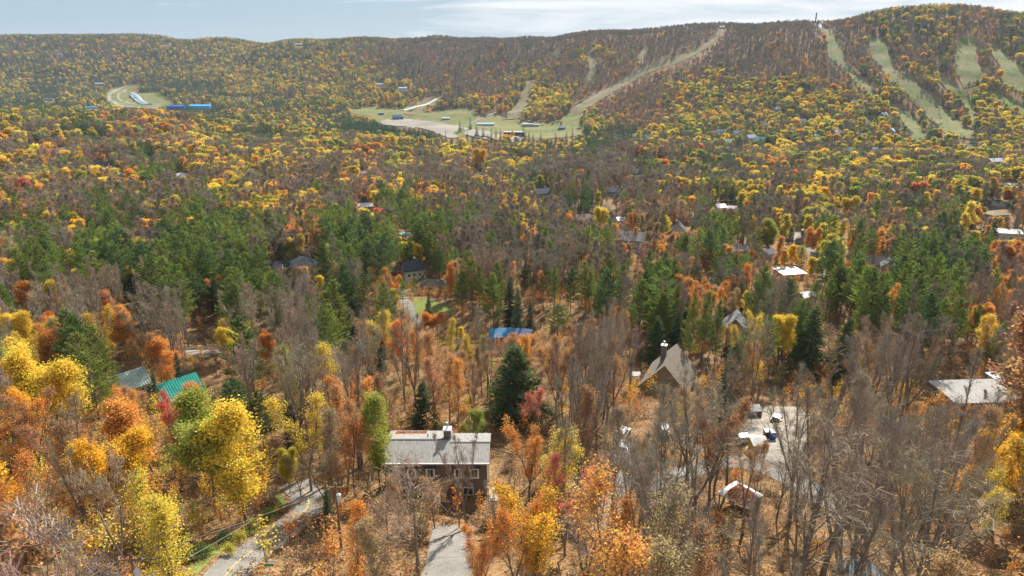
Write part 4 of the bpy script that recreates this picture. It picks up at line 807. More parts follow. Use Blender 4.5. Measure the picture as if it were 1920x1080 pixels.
# ------------------------------------------------------------------ tree models
def skel(rng, H, cb=.35, stems=1, R1=4.0, n1=2, nseg=10, maxlv=3, r0=.22, wob=.10, up1=.10, ang=(30, 60), fork=.3, dense=1.0):
    segs = []; tips = []
    def child(p, d, L, r, lv, angle):
        a = rng.normal(size=3); s = nrm((a - d * a.dot(d))[None])[0]; c = math.radians(angle)
        branch(p, d * math.cos(c) + s * math.sin(c), L, r, lv)
    def branch(p, d, L, r, lv):
        ns = {1: 5, 2: 3, 3: 1}[lv]
        for i in range(ns):
            d = nrm((d + rng.normal(0, wob * 1.3, 3) + np.array([0, 0, up1 if lv < 3 else .05]))[None])[0]
            q = p + d * (L / ns); ra = r * (1 - i / ns * .75); rb = r * (1 - (i + 1) / ns * .75)
            segs.append((*p, *q, ra, rb, lv))
            if lv < maxlv and i > 0 or lv == 2:
                for _ in range(2 if lv == 1 else (2 if rng.random() < dense else 1)):
                    child(q, d, L * rng.uniform(.35, .55) if lv == 1 else L * rng.uniform(.4, .6), rb * .6, lv + 1, rng.uniform(28, 58)) if lv + 1 <= maxlv else None
            p = q
        tips.append((*p, *d, lv))
    def trunk(p, d, L, r, z0):
        ns = nseg
        for i in range(ns):
            d = nrm((d + rng.normal(0, wob * .45, 3) + np.array([0, 0, .06]))[None])[0]
            q = p + d * (L / ns); ra = r * (1 - i / ns * .85); rb = r * (1 - (i + 1) / ns * .85); segs.append((*p, *q, ra, rb, 0))
            t = (q[2] - cb * H) / (H - cb * H)
            if t > 0:
                for _ in range(n1):
                    Lb = R1 * (1 - .72 * t ** 1.5) * rng.uniform(.7, 1.2) * (.55 + .45 * min(1, t / .25))
                    child(q, d, Lb, rb * .55 + .01, 1, rng.uniform(*ang) - 18 * t)
            p = q
        child(p, d, R1 * .4, r * .15, 1, 10)
    if stems == 1: trunk(np.zeros(3), np.array([0, 0, 1.]), H * .93, r0, 0)
    else:
        zf = H * fork * rng.uniform(.5, 1.2); n = 4; p = np.zeros(3); d = nrm(np.array([[rng.normal(0, .04), rng.normal(0, .04), 1.]]))[0]
        for i in range(n): q = p + d * zf / n; segs.append((*p, *q, r0 * (1.1 - .06 * i), r0 * (1.04 - .06 * i), 0)); p = q
        a0 = rng.uniform(0, 6.28)
        for k in range(stems):
            a = a0 + k * 6.283 / stems; t = math.radians(rng.uniform(9, 24)); trunk(p, np.array([math.cos(a) * math.sin(t), math.sin(a) * math.sin(t), math.cos(t)]), (H - p[2]) * rng.uniform(.8, 1.0), r0 * .68, 0)
    return np.array(segs), np.array(tips)

def tubes(g, segs, lvs, k, mat, rmin=.0):
    for lv, kk in zip(lvs, k):
        s = segs[segs[:, 8] == lv]
        if len(s): g.tube(s[:, :3], s[:, 3:6], np.maximum(s[:, 6], rmin), np.maximum(s[:, 7], rmin), kk, mat)

def decid(rng, H, lod, leaf, stems=1, R1=4.0, cb=.35, n1=2, bare_up=0.1):
    """trunk Geo and crown Geo; leaf 0 = bare, .3 = thin, 1 = full"""
    maxlv = 3 if lod < 2 else 2
    segs, tips = skel(rng, H, cb, stems, R1, (1 if stems > 1 and leaf < .6 else n1), nseg=(11 if lod == 0 else 8) - (2 if stems > 1 and leaf < .6 else 0), maxlv=maxlv, r0=H * (.0105 if leaf > .6 else .0128), up1=bare_up * (.45 if R1 >= 4.9 and leaf < .6 else 1), dense=(.8 if lod == 0 else .45) if leaf > .6 else (.25, .45, .3)[lod], ang=((34, 66) if R1 >= 4.9 else ((18, 46), (24, 54), (28, 62))[lod]) if leaf < .6 else (30, 62), wob=.08 if leaf < .6 else .1)
    tr = Geo(); tubes(tr, segs, (0, 1), (7, 4) if lod == 0 else ((5, 3) if lod == 1 else (4, 3)), 0, 0 if lod == 0 else (.025 if lod == 1 else .05))
    cr = Geo(); w = (.019, .03, .05)[lod]
    tubes(cr, segs, (2, 3), (3, 3), 0, w)
    tp = tips[tips[:, 6] >= 2]; P = tp[:, :3]; D = tp[:, 3:6]
    nt_ = {0: (2, 2, 9), 1: (5, 4, 5), 2: (9, 6, 2)}[lod][0 if leaf == 0 else (1 if leaf < .6 else 2)]
    if leaf >= .6: nt_ = (2, 1, 0)[lod]
    if nt_:
        n = len(P) * nt_; o = np.repeat(P, nt_, 0) + rng.normal(0, (.12, .3, .7)[lod], (n, 3)); d = np.repeat(D, nt_, 0) + rng.normal(0, .38, (n, 3)) + [0, 0, .2]
        cr.blades(o - nrm(d) * .5, d, rng.uniform(.5, 1.2, n) * (1, 1.15, 1.7)[lod], (.024, .045, .12)[lod], 0, rng.random(n), rng)
    if leaf > 0:
        per = ((17, 7.6, 9)[lod] if leaf >= .6 else (7, 3.2, 2.4)[lod]) * 1.0
        sz = (.245, .52, 1.05)[lod] * (1 if leaf >= .6 else .85)
        n = int(len(P) * per); pw = rng.gamma((.35, .6, 1.2)[lod] if leaf >= .6 else .6, 1.0, len(P)); idx = rng.choice(len(P), n, p=pw / pw.sum()); sp = (.48, .62, .9)[lod]
        Q = P[idx] + rng.normal(0, sp, (n, 3)) * [1, 1, .75]
        clump = rng.random(len(P))[idx] * .6 + rng.random(n) * .4
        cr.leaves(Q, sz * rng.uniform(.7, 1.3, n), 1, clump, rng, flat=.25)
    return tr, cr

def pine(rng, H, lod, kind='pine', cb=.3, Rm=3.6):
    tr = Geo(); cr = Geo(); n = 9; z = np.linspace(0, H, n + 1); xy = np.cumsum(rng.normal(0, .06, (n + 1, 2)), 0); P = np.c_[xy, z]; r = H * .0115 * (1 - z / H * .93)
    tr.tube(P[:-1], P[1:], r[:-1], r[1:], (7, 5, 4)[lod])
    if kind == 'pine':
        step = (.55, .8, 1.25)[lod]; zz = np.arange(cb * H, H * .985, step)
    else: step = (.42, .7, 1.2)[lod]; zz = np.arange(cb * H, H * .985, step)
    B0, B1, BL, BD = [], [], [], []
    for q in zz:
        t = (q - cb * H) / (H - cb * H); c = np.array([np.interp(q, z, P[:, 0]), np.interp(q, z, P[:, 1]), q])
        nb = rng.integers(4, 7) if kind == 'pine' else rng.integers(6, 9)
        if lod == 2: nb = 5
        for _ in range(nb):
            a = rng.uniform(0, 6.283)
            if kind == 'pine':
                Lb = Rm * (.35 + .75 * math.sin(min(1, t * 1.6 + .25) * 1.57)) * (1 - t ** 1.6) * rng.uniform(.55, 1.25) + .35; el = R(rng.uniform(0, 22) + 34 * t)
            else: Lb = Rm * (1 - t) ** .85 * rng.uniform(.75, 1.1) + .15; el = R(-14 + 48 * t ** 2 + rng.uniform(-6, 6))
            d = np.array([math.cos(a) * math.cos(el), math.sin(a) * math.cos(el), math.sin(el)]); B0.append(c); B1.append(c + d * Lb); BL.append(Lb); BD.append(d)
    B0, B1, BL, BD = map(np.array, (B0, B1, BL, BD))
    if lod < 2: tr.tube(B0, B0 + BD * BL[:, None] * .85, .045 * (H / 20), .015, 3)
    dens = ((7.5, 4.2, 1.8) if kind == 'pine' else (8.5, 4.4, 2.0))[lod]; nt_ = np.maximum(2, (BL * dens).astype(int)); idx = np.repeat(np.arange(len(BL)), nt_)
    u = rng.uniform(.22 if kind == 'pine' else .08, 1.03, len(idx)) ** (.8 if kind == 'pine' else 1); side = nrm(np.cross(BD[idx], [0, 0, 1.])); sw = rng.normal(0, 1, len(idx)) * (.18 * BL[idx] * (1.1 - u) + .12)
    Q = B0[idx] + BD[idx] * (BL[idx] * u)[:, None] + side * sw[:, None]
    Q[:, 2] += (.12 * u * u * BL[idx] if kind == 'pine' else -.10 * u * BL[idx])
    m = {0: 5, 1: 3, 2: 2}[lod]; Q = np.repeat(Q, m, 0); k = len(Q); dd = np.repeat(BD[idx] + side * np.sign(sw)[:, None] * .7, m, 0) + rng.normal(0, .5, (k, 3)) + ([0, 0, .55] if kind == 'pine' else [0, 0, -.1])
    cl = rng.random(len(BL))[np.repeat(idx, m)] * .5 + rng.random(k) * .5
    ln = ((.42, .62, 1.15) if kind == 'pine' else (.36, .55, 1.0))[lod]; wd = ((.16, .28, .6) if kind == 'pine' else (.14, .24, .5))[lod]
    cr.blades(Q - nrm(dd) * ln * .3, dd, rng.uniform(.7, 1.3, k) * ln, wd, 0, cl, rng)
    return tr, cr

MATS = {'bare': ([M['bark']], [M['twig'], M['leaf']]), 'thin': ([M['bark']], [M['browntwig'], M['leaf']]), 'leafy': ([M['bark']], [M['browntwig'], M['leaf']]), 'pine': ([M['bark']], [M['needle']]), 'spruce': ([M['bark']], [M['needle']])}
NAME = {'bare': 'bare_tree', 'thin': 'half_bare_tree', 'leafy': 'autumn_tree', 'pine': 'pine_tree', 'spruce': 'spruce_tree'}
LIB = {}; COMBO = {}
HREF = {'bare': 20, 'thin': 18, 'leafy': 16, 'pine': 20, 'spruce': 16}
def build_lib():
    nv = {'bare': (7, 4, 4), 'thin': (5, 4, 3), 'leafy': (5, 4, 4), 'pine': (5, 4, 3), 'spruce': (4, 3, 3)}
    for kind in NAME:
        for lod in range(3):
            out = []
            for v in range(nv[kind][lod]):
                rng = np.random.default_rng(100 * lod + 10 * v + len(kind) * 7 + 1); H = HREF[kind]
                if kind == 'bare': t, c = decid(rng, H, lod, 0, stems=[1, 3, 2, 1, 4, 2, 1][v % 7], R1=[3.8, 3.2, 5.0, 3.2, 3.0, 3.6, 5.8][v % 7], cb=[.5, .45, .4, .58, .42, .5, .33][v % 7], bare_up=.24)
                elif kind == 'thin': t, c = decid(rng, H, lod, .3, stems=[1, 2, 1, 3, 2][v % 5], R1=[3.6, 3.4, 4.2, 3.2, 4.0][v % 5], cb=[.3, .35, .25, .3, .4][v % 5], bare_up=.18)
                elif kind == 'leafy': t, c = decid(rng, H, lod, 1, stems=[1, 2, 1, 3, 1][v % 5], R1=[3.9, 3.4, 3.0, 3.2, 4.6][v % 5], cb=[.25, .3, .32, .25, .2][v % 5], bare_up=.08)
                elif kind == 'pine': t, c = pine(rng, H, lod, 'pine', cb=[.28, .4, .2, .5, .34][v % 5], Rm=[4.0, 3.5, 4.6, 3.6, 3.2][v % 5])
                else: t, c = pine(rng, H, lod, 'spruce', cb=[.06, .1, .14, .05][v % 4], Rm=[2.9, 2.3, 2.7, 3.5][v % 4])
                tm, cm = MATS[kind]
                a = t.mesh(NAME[kind] + '_trunk', tm, smooth=False); b = c.mesh(NAME[kind] + '_crown', cm)
                out.append((a, b))
                if lod > 0:
                    cc = Geo(); cc.merge(t); cc.merge(c, 1); 
                    o = bpy.data.objects.new('model', cc.mesh(NAME[kind] + '_model', tm + cm)); COMBO.setdefault((kind, lod), []).append(o)
            LIB[(kind, lod)] = out
Geo.merge_fix = None
def _merge(s, o, mshift=0):
    base = s.n
    for v, f, m, a in zip(o.v, o.f, o.m, o.a): s.v.append(v); s.f.append(f + base); s.m.append(m + mshift); s.a.append(a)
    s.n += o.n; return s
Geo.merge = _merge
build_lib()

# ------------------------------------------------------------------ colours
TINT = {
 'yellow': [(.84, .63, .09), (.76, .57, .09), (.86, .68, .13)], 'gold': [(.84, .50, .06), (.78, .47, .07)],
 'lime': [(.52, .48, .09), (.42, .44, .09), (.60, .52, .09), (.34, .40, .09)], 'orange': [(.80, .34, .07), (.74, .33, .09), (.78, .40, .11)],
 'rust': [(.52, .28, .13), (.47, .28, .14), (.56, .34, .17)], 'red': [(.66, .13, .09), (.60, .17, .10), (.68, .22, .15)],
 'tan': [(.46, .35, .19), (.40, .31, .18)],
 'pine': [(.24, .31, .075), (.19, .27, .075), (.28, .33, .08)], 'darkpine': [(.13, .20, .075), (.12, .185, .07)], 'spruce': [(.095, .155, .08), (.12, .17, .075), (.08, .14, .09)],
 'bare': [(.33, .27, .205), (.30, .25, .205), (.36, .28, .20), (.31, .26, .19)], 'redbare': [(.37, .275, .20), (.34, .255, .185)]}
# code -> list of (kind, colour, weight)
MIXES = {
 'b': [('bare', 'bare', .76), ('bare', 'redbare', .08), ('thin', 'rust', .08), ('spruce', 'spruce', .03), ('leafy', 'orange', .015), ('thin', 'tan', .035)],
 'r': [('bare', 'bare', .38), ('bare', 'redbare', .14), ('thin', 'rust', .17), ('thin', 'orange', .10), ('leafy', 'orange', .05), ('thin', 'tan', .07), ('spruce', 'spruce', .06), ('pine', 'pine', .03)],
 'o': [('leafy', 'orange', .17), ('thin', 'orange', .16), ('leafy', 'gold', .12), ('thin', 'rust', .10), ('bare', 'bare', .23), ('leafy', 'yellow', .08), ('leafy', 'red', .015), ('spruce', 'spruce', .13)],
 'y': [('leafy', 'yellow', .23), ('leafy', 'gold', .07), ('leafy', 'lime', .17), ('thin', 'yellow', .07), ('thin', 'tan', .05), ('bare', 'bare', .22), ('leafy', 'orange', .01), ('spruce', 'spruce', .18)],
 'm': [('leafy', 'orange', .05), ('leafy', 'yellow', .11), ('thin', 'rust', .08), ('bare', 'bare', .28), ('spruce', 'spruce', .26), ('pine', 'pine', .06), ('leafy', 'lime', .10), ('thin', 'tan', .07)],
 'p': [('pine', 'pine', .64), ('pine', 'darkpine', .16), ('spruce', 'spruce', .06), ('leafy', 'gold', .03), ('thin', 'orange', .05), ('leafy', 'lime', .04), ('bare', 'bare', .02)],
 's': [('spruce', 'spruce', .64), ('pine', 'darkpine', .12), ('bare', 'bare', .11), ('leafy', 'yellow', .06), ('leafy', 'lime', .05), ('thin', 'rust', .02)],
 'g': [('pine', 'pine', .32), ('pine', 'darkpine', .08), ('spruce', 'spruce', .12), ('bare', 'bare', .24), ('thin', 'rust', .08), ('leafy', 'orange', .04), ('leafy', 'yellow', .06), ('leafy', 'lime', .06)],
 'x': [('spruce', 'spruce', .44), ('leafy', 'yellow', .13), ('leafy', 'lime', .11), ('bare', 'bare', .20), ('thin', 'tan', .05), ('leafy', 'orange', .01), ('pine', 'darkpine', .06)]}
GRID = ["mmmmmmxxxxmmbbbbbbbbbbbbbbrmmxrm", "mmxmxxyxxxyrbbbbbryrbbbbrrbrrmrm", "xxxxxxyyxyyybbrrybbrrryrbrrmymrm", "xsxmsssyyyyyyrrryyrrryyyyyryyyyy", "ssxxmyxmsxxyyyyoyyrrryyyyyyyymyy",
 "xgsmoosxyysyyyssyryrryyyyxyxmmxy", "omsmmoymsxxxysssysssyxxxxyxxysxx", "yoogsoyymyyoyyyryssbmmmmyyxyyyxy", "yygoggoymrooyrrysbbbgmsyoxyygxyx", "orbgsggyoogopogryssbrmgsmyxgsgxo",
 "ggypypppgoppgpbbbbbrrrpbyygrgsso", "ypppsppgsgmppgrbbbbbrbprrggppsgo", "ggbbbpppgbpgmgpmgpprprrgbpppppro", "yobobbbgbbpmgoyrrpgrpgpygppbgpgo", "yypporbbbbbbrrrrgrbbbbgrgpbbbbgr",
 "orpmrrppryorggrgrbbbbbbbbbbbbrbg", "oobooyygyyrygyoobbbbbbbbbbbbrbbo", "orooyyyyyrryrbbooobbbbbbbbbbbboo", "ororyyygrrrbrbbrrobbbbbbbbbbbbyo", "bbboyyggrooorrroobbrbbbbbbbbbbyo", "bbbbgggrrroorrooobrrbbbbbbbbbrro"]
assert all(len(r) == 32 for r in GRID), [len(r) for r in GRID]
ROWY = [-999, 90, 120, 150, 180, 210, 240, 270, 300, 360, 420, 480, 540, 600, 660, 720, 780, 840, 900, 960, 1020]
def bag(kind, col, rng): return TINT[col][rng.integers(len(TINT[col]))]

# ------------------------------------------------------------------ notable single trees (picture column, top row, height in rows, kind, colour, width factor, label)
FEAT = [
 (432, 780, 205, 'leafy', 'yellow', 1.25, 'brilliant golden-yellow tree with domed crown beside the road bend'),
 (372, 768, 200, 'leafy', 'lime', 1.15, 'yellow-green tree pressed against the brilliant golden one'),
 (262, 748, 170, 'leafy', 'orange', 1.35, 'spreading fiery orange maple below the bright green roof'),
 (318, 745, 130, 'thin', 'red', .9, 'red-tipped maple right behind the fiery orange one'),
 (345, 733, 110, 'leafy', 'orange', .8, 'small orange maple overlapping the bright green roof'),
 (702, 757, 170, 'leafy', 'lime', .95, 'yellow-green tree at the left end of the long grey-roofed house'),
 (565, 752, 170, 'thin', 'yellow', 1.0, 'thinning olive-yellow tree above the road bend'),
 (610, 775, 170, 'thin', 'tan', 1.0, 'tan half-bare tree between road bend and long house'),
 (1003, 940, 190, 'thin', 'gold', 1.35, 'large golden-orange maple at bottom centre'),
 (960, 960, 180, 'thin', 'orange', 1.1, 'orange maple left of the large golden one at bottom centre'),
 (775, 893, 230, 'bare', 'redbare', 1.35, 'broad bare tree with rusty twigs in front of the long house'),
 (872, 838, 170, 'bare', 'redbare', 1.0, 'bare tree veiling the right half of the long house'),
 (660, 950, 170, 'thin', 'orange', .9, 'slim orange tree left of the concrete driveway'),
 (992, 808, 130, 'thin', 'orange', 1.15, 'sparse orange tree right behind the long house'),
 (996, 738, 80, 'thin', 'red', 1.3, 'small crimson tree standing before a dark hemlock'),
 (968, 643, 150, 'spruce', 'darkpine', 2.2, 'broad grey-green hemlock left of the crimson tree'),
 (792, 712, 100, 'spruce', 'spruce', 1.8, 'dark spruce right behind the long house chimney'),
 (712, 664, 50, 'spruce', 'spruce', 1.1, 'lone dark spruce in bare woods above the long house'),
 (432, 708, 150, 'pine', 'darkpine', 1.5, 'large dark green pine right of the bright green roof'),
 (480, 730, 130, 'pine', 'darkpine', 1.2, 'dark pine right behind the golden-yellow tree'),
 (152, 628, 150, 'pine', 'pine', 1.35, 'bushy sunlit pine left of the pale ribbed roof'),
 (48, 572, 190, 'leafy', 'yellow', 1.0, 'tall yellow tree against grey bare crowns near the left edge'),
 (82, 682, 60, 'leafy', 'yellow', 1.0, 'low bright yellow tree beside the bushy sunlit pine'),
 (222, 587, 90, 'leafy', 'orange', 1.1, 'round orange maple amid bare grey crowns on the left'),
 (362, 512, 92, 'pine', 'darkpine', 1.7, 'massive dark pine behind the bare grey ridge'),
 (400, 520, 80, 'pine', 'darkpine', 1.3, 'dark pine leaning on the massive one behind the ridge'),
 (238, 538, 50, 'pine', 'darkpine', 1.4, 'rounded green pine behind the left bare crowns'),
 (598, 517, 62, 'leafy', 'yellow', 1.0, 'bright yellow dome-shaped tree below the blue-grey hip roof'),
 (500, 630, 70, 'leafy', 'orange', .9, 'lone faded orange tree in the left centre bare woods'),
 (484, 568, 55, 'pine', 'pine', 1.2, 'light green pine in the left centre bare woods'),
 (650, 590, 65, 'spruce', 'spruce', 1.1, 'dark spruce left of the drive and lawn'),
 (812, 586, 44, 'leafy', 'orange', 1.5, 'glowing orange dome-shaped maple just below the lawn'),
 (861, 612, 34, 'leafy', 'yellow', 1.2, 'small glowing yellow tree right below the lawn'),
 (786, 462, 46, 'leafy', 'yellow', .8, 'slim yellow tree just above the cream house'),
 (822, 462, 75, 'pine', 'pine', 1.1, 'broad pine right of the cream house'),
 (865, 505, 92, 'pine', 'pine', 1.0, 'pine at the right end of the lawn, left of its twin'),
 (898, 498, 96, 'pine', 'pine', .9, 'second pine right of the lawn'),
 (985, 495, 55, 'pine', 'pine', 1.0, 'pale green pine above the bright blue roof'),
 (1020, 500, 86, 'pine', 'darkpine', .8, 'dark slender pine in the middle clump, its left member'),
 (1040, 496, 90, 'pine', 'pine', .8, 'slender pine in the middle clump next to its left member'),
 (1072, 500, 92, 'pine', 'darkpine', .8, 'tall dark pine central in the middle clump'),
 (1108, 508, 88, 'pine', 'pine', .85, 'pine at the right end of the middle clump'),
 (1075, 468, 62, 'pine', 'pine', 1.2, 'bushy pine rising behind the middle clump'),
 (1046, 570, 80, 'pine', 'pine', 1.5, 'round bushy pine right of the bright blue roof'),
 (995, 560, 60, 'spruce', 'spruce', .9, 'narrow dark spruce next to the bright blue roof'),
 (1204, 513, 132, 'pine', 'pine', 1.15, 'tallest bright green pine left of centre right woods'),
 (1236, 590, 100, 'spruce', 'darkpine', 1.6, 'dark conifer shading the steep tan-roofed house'),
 (1180, 472, 52, 'pine', 'pine', .9, 'small pine below the big grey gabled house'),
 (1330, 430, 112, 'pine', 'darkpine', .85, 'dark straight pine rising behind the grey triangular gable'),
 (1245, 383, 66, 'pine', 'pine', .85, 'slender pine between the two gabled houses'),
 (1304, 540, 150, 'pine', 'pine', .62, 'high-crowned pine on a long bare trunk, left of a pair'),
 (1330, 542, 148, 'pine', 'pine', .6, 'high-crowned pine on a long bare trunk, right of a pair'),
 (1352, 560, 130, 'pine', 'pine', .55, 'thin pine just right of the long-trunked pair'),
 (1600, 498, 110, 'pine', 'pine', .95, 'leftmost of the big green pines in the right centre'),
 (1632, 497, 130, 'pine', 'pine', .85, 'straight-trunked second of the big green pines'),
 (1668, 502, 118, 'pine', 'pine', .85, 'third of the big green pines, under the large brown roof'),
 (1698, 500, 112, 'pine', 'pine', .8, 'rightmost straight trunk of the big green pines'),
 (1560, 520, 90, 'pine', 'pine', 1.0, 'bushy pine below the drive with the blue car'),
 (1532, 572, 135, 'spruce', 'darkpine', 1.7, 'olive-dark spruce, left one of two in the right woods'),
 (1594, 590, 125, 'spruce', 'darkpine', 1.6, 'olive-dark spruce, right one of two in the right woods'),
 (1808, 532, 110, 'pine', 'pine', 1.2, 'vivid green pine near the right side'),
 (1838, 570, 90, 'pine', 'pine', .9, 'vivid green pine behind the bare fan-shaped tree'),
 (1886, 600, 110, 'pine', 'pine', .8, 'open green pine close to the right edge'),
 (1469, 597, 95, 'leafy', 'yellow', 1.0, 'yellow mound-like tree left of the olive-dark spruces'),
 (1772, 598, 125, 'bare', 'bare', 1.25, 'grey fan-shaped bare tree above the flat grey roof'),
 (1440, 415, 60, 'leafy', 'lime', 1.3, 'big yellow-green dome tree above the white flat roof'),
 (1476, 404, 56, 'leafy', 'lime', .9, 'greener tree right of the big yellow-green dome'),
 (1458, 401, 40, 'leafy', 'gold', .9, 'orange-gold tree tucked behind the yellow-green dome'),
 (1826, 384, 58, 'leafy', 'yellow', .9, 'yellow poplar left of the tan hip roof'),
 (1866, 472, 46, 'leafy', 'orange', .9, 'pink-orange maple below the white angular house'),
 (1852, 425, 34, 'leafy', 'orange', 1.0, 'salmon-orange maple in front of the white angular house'),
 (1528, 428, 60, 'leafy', 'orange', .8, 'slim flame-orange tree standing right of the white-chimney house'),
 (1600, 440, 52, 'leafy', 'orange', .9, 'orange tree left of the large brown roof'),
 (1596, 372, 46, 'leafy', 'yellow', 1.1, 'yellow tree just below the dark chalet'),
 (1580, 412, 40, 'leafy', 'yellow', 1.2, 'golden mound of a tree below the small pale roof'),
 (1130, 392, 50, 'leafy', 'yellow', 1.1, 'yellow tree glowing in front of the wide brown roof'),
 (1128, 422, 44, 'leafy', 'orange', 1.0, 'pinkish-orange tree below the glowing yellow one'),
 (1190, 428, 34, 'leafy', 'orange', 1.0, 'orange sapling against the big grey gabled house'),
 (1196, 275, 26, 'leafy', 'red', 1.0, 'scarlet tree standing out at the far wood edge'),
 (1168, 271, 22, 'leafy', 'red', 1.0, 'smaller scarlet tree left of the brightest scarlet one'),
 (1238, 275, 28, 'leafy', 'rust', 1.2, 'rust-brown round tree right of the scarlet tree'),
 (900, 281, 42, 'leafy', 'gold', 1.1, 'large golden-orange round tree at the far wood edge'),
 (740, 256, 30, 'leafy', 'yellow', 1.6, 'wide golden tree below the dark spruce plantation'),
 (70, 250, 28, 'leafy', 'lime', 1.7, 'wide yellow-green tree with orange top on the left ridge'),
 (280, 240, 20, 'leafy', 'red', 1.2, 'crimson tree on the left ridge crest'),
 (303, 236, 18, 'leafy', 'red', 1.0, 'second crimson tree on the left ridge crest'),
 (1480, 252, 16, 'leafy', 'red', 1.1, 'rosy red tree at the far slope foot'),
 (1762, 250, 14, 'leafy', 'red', 1.0, 'red tree where a ski run ends'),
 (1900, 838, 165, 'thin', 'gold', 1.2, 'golden-orange maple at the lower right edge'),
 (1880, 900, 150, 'thin', 'yellow', 1.0, 'yellow maple below the golden-orange one at right'),
 (190, 860, 230, 'bare', 'bare', 1.1, 'dark-limbed bare tree in front of the orange maples'),
 (120, 850, 190, 'bare', 'bare', .8, 'slender bare tree left of the dark-limbed one'),
 (330, 660, 90, 'spruce', 'spruce', .9, 'bluish spruce between the two metal roofs'),
 (283, 690, 80, 'spruce', 'darkpine', .9, 'dark fir between the pale ribbed and bright green roofs'),
 (612, 905, 90, 'spruce', 'spruce', .9, 'young dark fir right of the road bend'),
 (590, 780, 100, 'thin', 'gold', .9, 'thinning gold tree behind the olive-yellow one'),
 (20, 770, 150, 'thin', 'orange', 1.0, 'thin orange tree at the lower left edge'),
 (744, 898, 95, 'thin', 'rust', 1.1, 'rusty small tree under the left windows of the long house'),
 (812, 906, 85, 'thin', 'rust', 1.2, 'rusty small tree under the middle of the long house'),
 (858, 900, 90, 'bare', 'redbare', 1.2, 'small bare tree under the right half of the long house'),
 (720, 930, 120, 'bare', 'redbare', 1.2, 'bare reddish tree left of the broad one before the house'),
 (928, 905, 110, 'bare', 'bare', 1.1, 'grey bare tree just right of the side step'),
 (700, 985, 150, 'thin', 'tan', 1.2, 'tan thin tree left of the concrete driveway'),
 (905, 1000, 140, 'thin', 'orange', 1.0, 'orange thin tree right of the concrete driveway'),
 (862, 226, 22, 'spruce', 'spruce', 1.3, 'first spruce from left by the pale blue long roof'), (881, 222, 22, 'spruce', 'spruce', 1.3, 'second spruce from left by the pale blue long roof'),
 (893, 232, 24, 'spruce', 'spruce', 1.5, 'broad spruce below the pale blue long roof'), (906, 236, 22, 'spruce', 'spruce', 1.2, 'spruce right of the broad one below the blue long roof'), (921, 240, 24, 'spruce', 'spruce', 1.2, 'left spruce of the row at the dark box building'), (930, 239, 25, 'spruce', 'spruce', 1.0, 'middle spruce of the row at the dark box building'), (938, 241, 25, 'spruce', 'spruce', 1.0, 'right spruce of the row at the dark box building'),
 (983, 238, 34, 'spruce', 'spruce', 1.5, 'large spruce at the right corner of the dark box building'), (992, 243, 24, 'spruce', 'spruce', 1.1, 'spruce next to the large one by the dark box building'), (1000, 251, 28, 'spruce', 'spruce', 1.3, 'tall spruce at the right end of the valley road'), (1013, 249, 24, 'spruce', 'spruce', 1.3, 'pointed spruce on the meadow edge, left one'), (1042, 247, 26, 'spruce', 'spruce', 1.2, 'pointed spruce on the meadow edge, middle one'), (1062, 246, 28, 'spruce', 'spruce', 1.1, 'pointed spruce on the meadow edge, right one'), (1074, 240, 30, 'spruce', 'spruce', .9, 'slim spruce at the foot of the long diagonal run'),
 (876, 246, 24, 'spruce', 'darkpine', 1.6, 'round dark conifer left of the small parking lot'), (905, 252, 20, 'spruce', 'spruce', 1.6, 'broad dark conifer in front of the small parking lot'), (960, 247, 18, 'leafy', 'gold', 1.0, 'small gold tree by the parked row of cars'), (835, 243, 26, 'spruce', 'spruce', .9, 'single pointed spruce at the end of the plantation'),
 (1052, 228, 12, 'leafy', 'rust', 1.2, 'rust-topped tree beside the small dark hut'), (789, 168, 18, 'leafy', 'yellow', .9, 'yellow poplar above the pale slide'), (780, 184, 20, 'leafy', 'yellow', 1.0, 'yellow tree beside the pale slide, lower one'),
 (725, 178, 24, 'leafy', 'gold', .9, 'left gold tree of three behind the meadow'), (735, 177, 22, 'leafy', 'gold', .9, 'middle gold tree of three behind the meadow'), (747, 174, 22, 'leafy', 'yellow', 1.0, 'right gold tree of three behind the meadow'),
 (1388, 765, 300, 'bare', 'bare', .9, 'tall forked bare tree rising before the left end of the parking yard'),
 (1442, 790, 285, 'bare', 'bare', .9, 'tall bare tree before the middle of the parking yard'),
 (1496, 752, 320, 'bare', 'bare', .9, 'tallest bare tree before the right end of the parking yard'),
 (1560, 720, 340, 'bare', 'bare', .9, 'very tall bare tree right of the parking yard'),
 (1150, 785, 290, 'bare', 'bare', .9, 'tall leaning bare tree before the white car pair'),
 (1212, 770, 290, 'bare', 'bare', .9, 'tall bare tree between the white cars and the lane'),
 (1316, 750, 310, 'bare', 'bare', .9, 'tall bare tree left of the leaf-strewn white shelter'),
 (598, 838, 125, 'bare', 'bare', 1.1, 'bare tree standing in the crook of the road bend'),
 (556, 862, 70, 'thin', 'tan', 1.2, 'low tan tree hiding the road beyond its bend'),
 (630, 850, 110, 'thin', 'rust', 1.1, 'rust-leaved tree between the road bend and the long house'),
 (535, 850, 75, 'leafy', 'lime', .9, 'low yellow-green tree above the garden bed by the road'),
 (880, 775, 60, 'leafy', 'lime', 1.3, 'low yellow-green thicket tree behind the house chimney'),
]

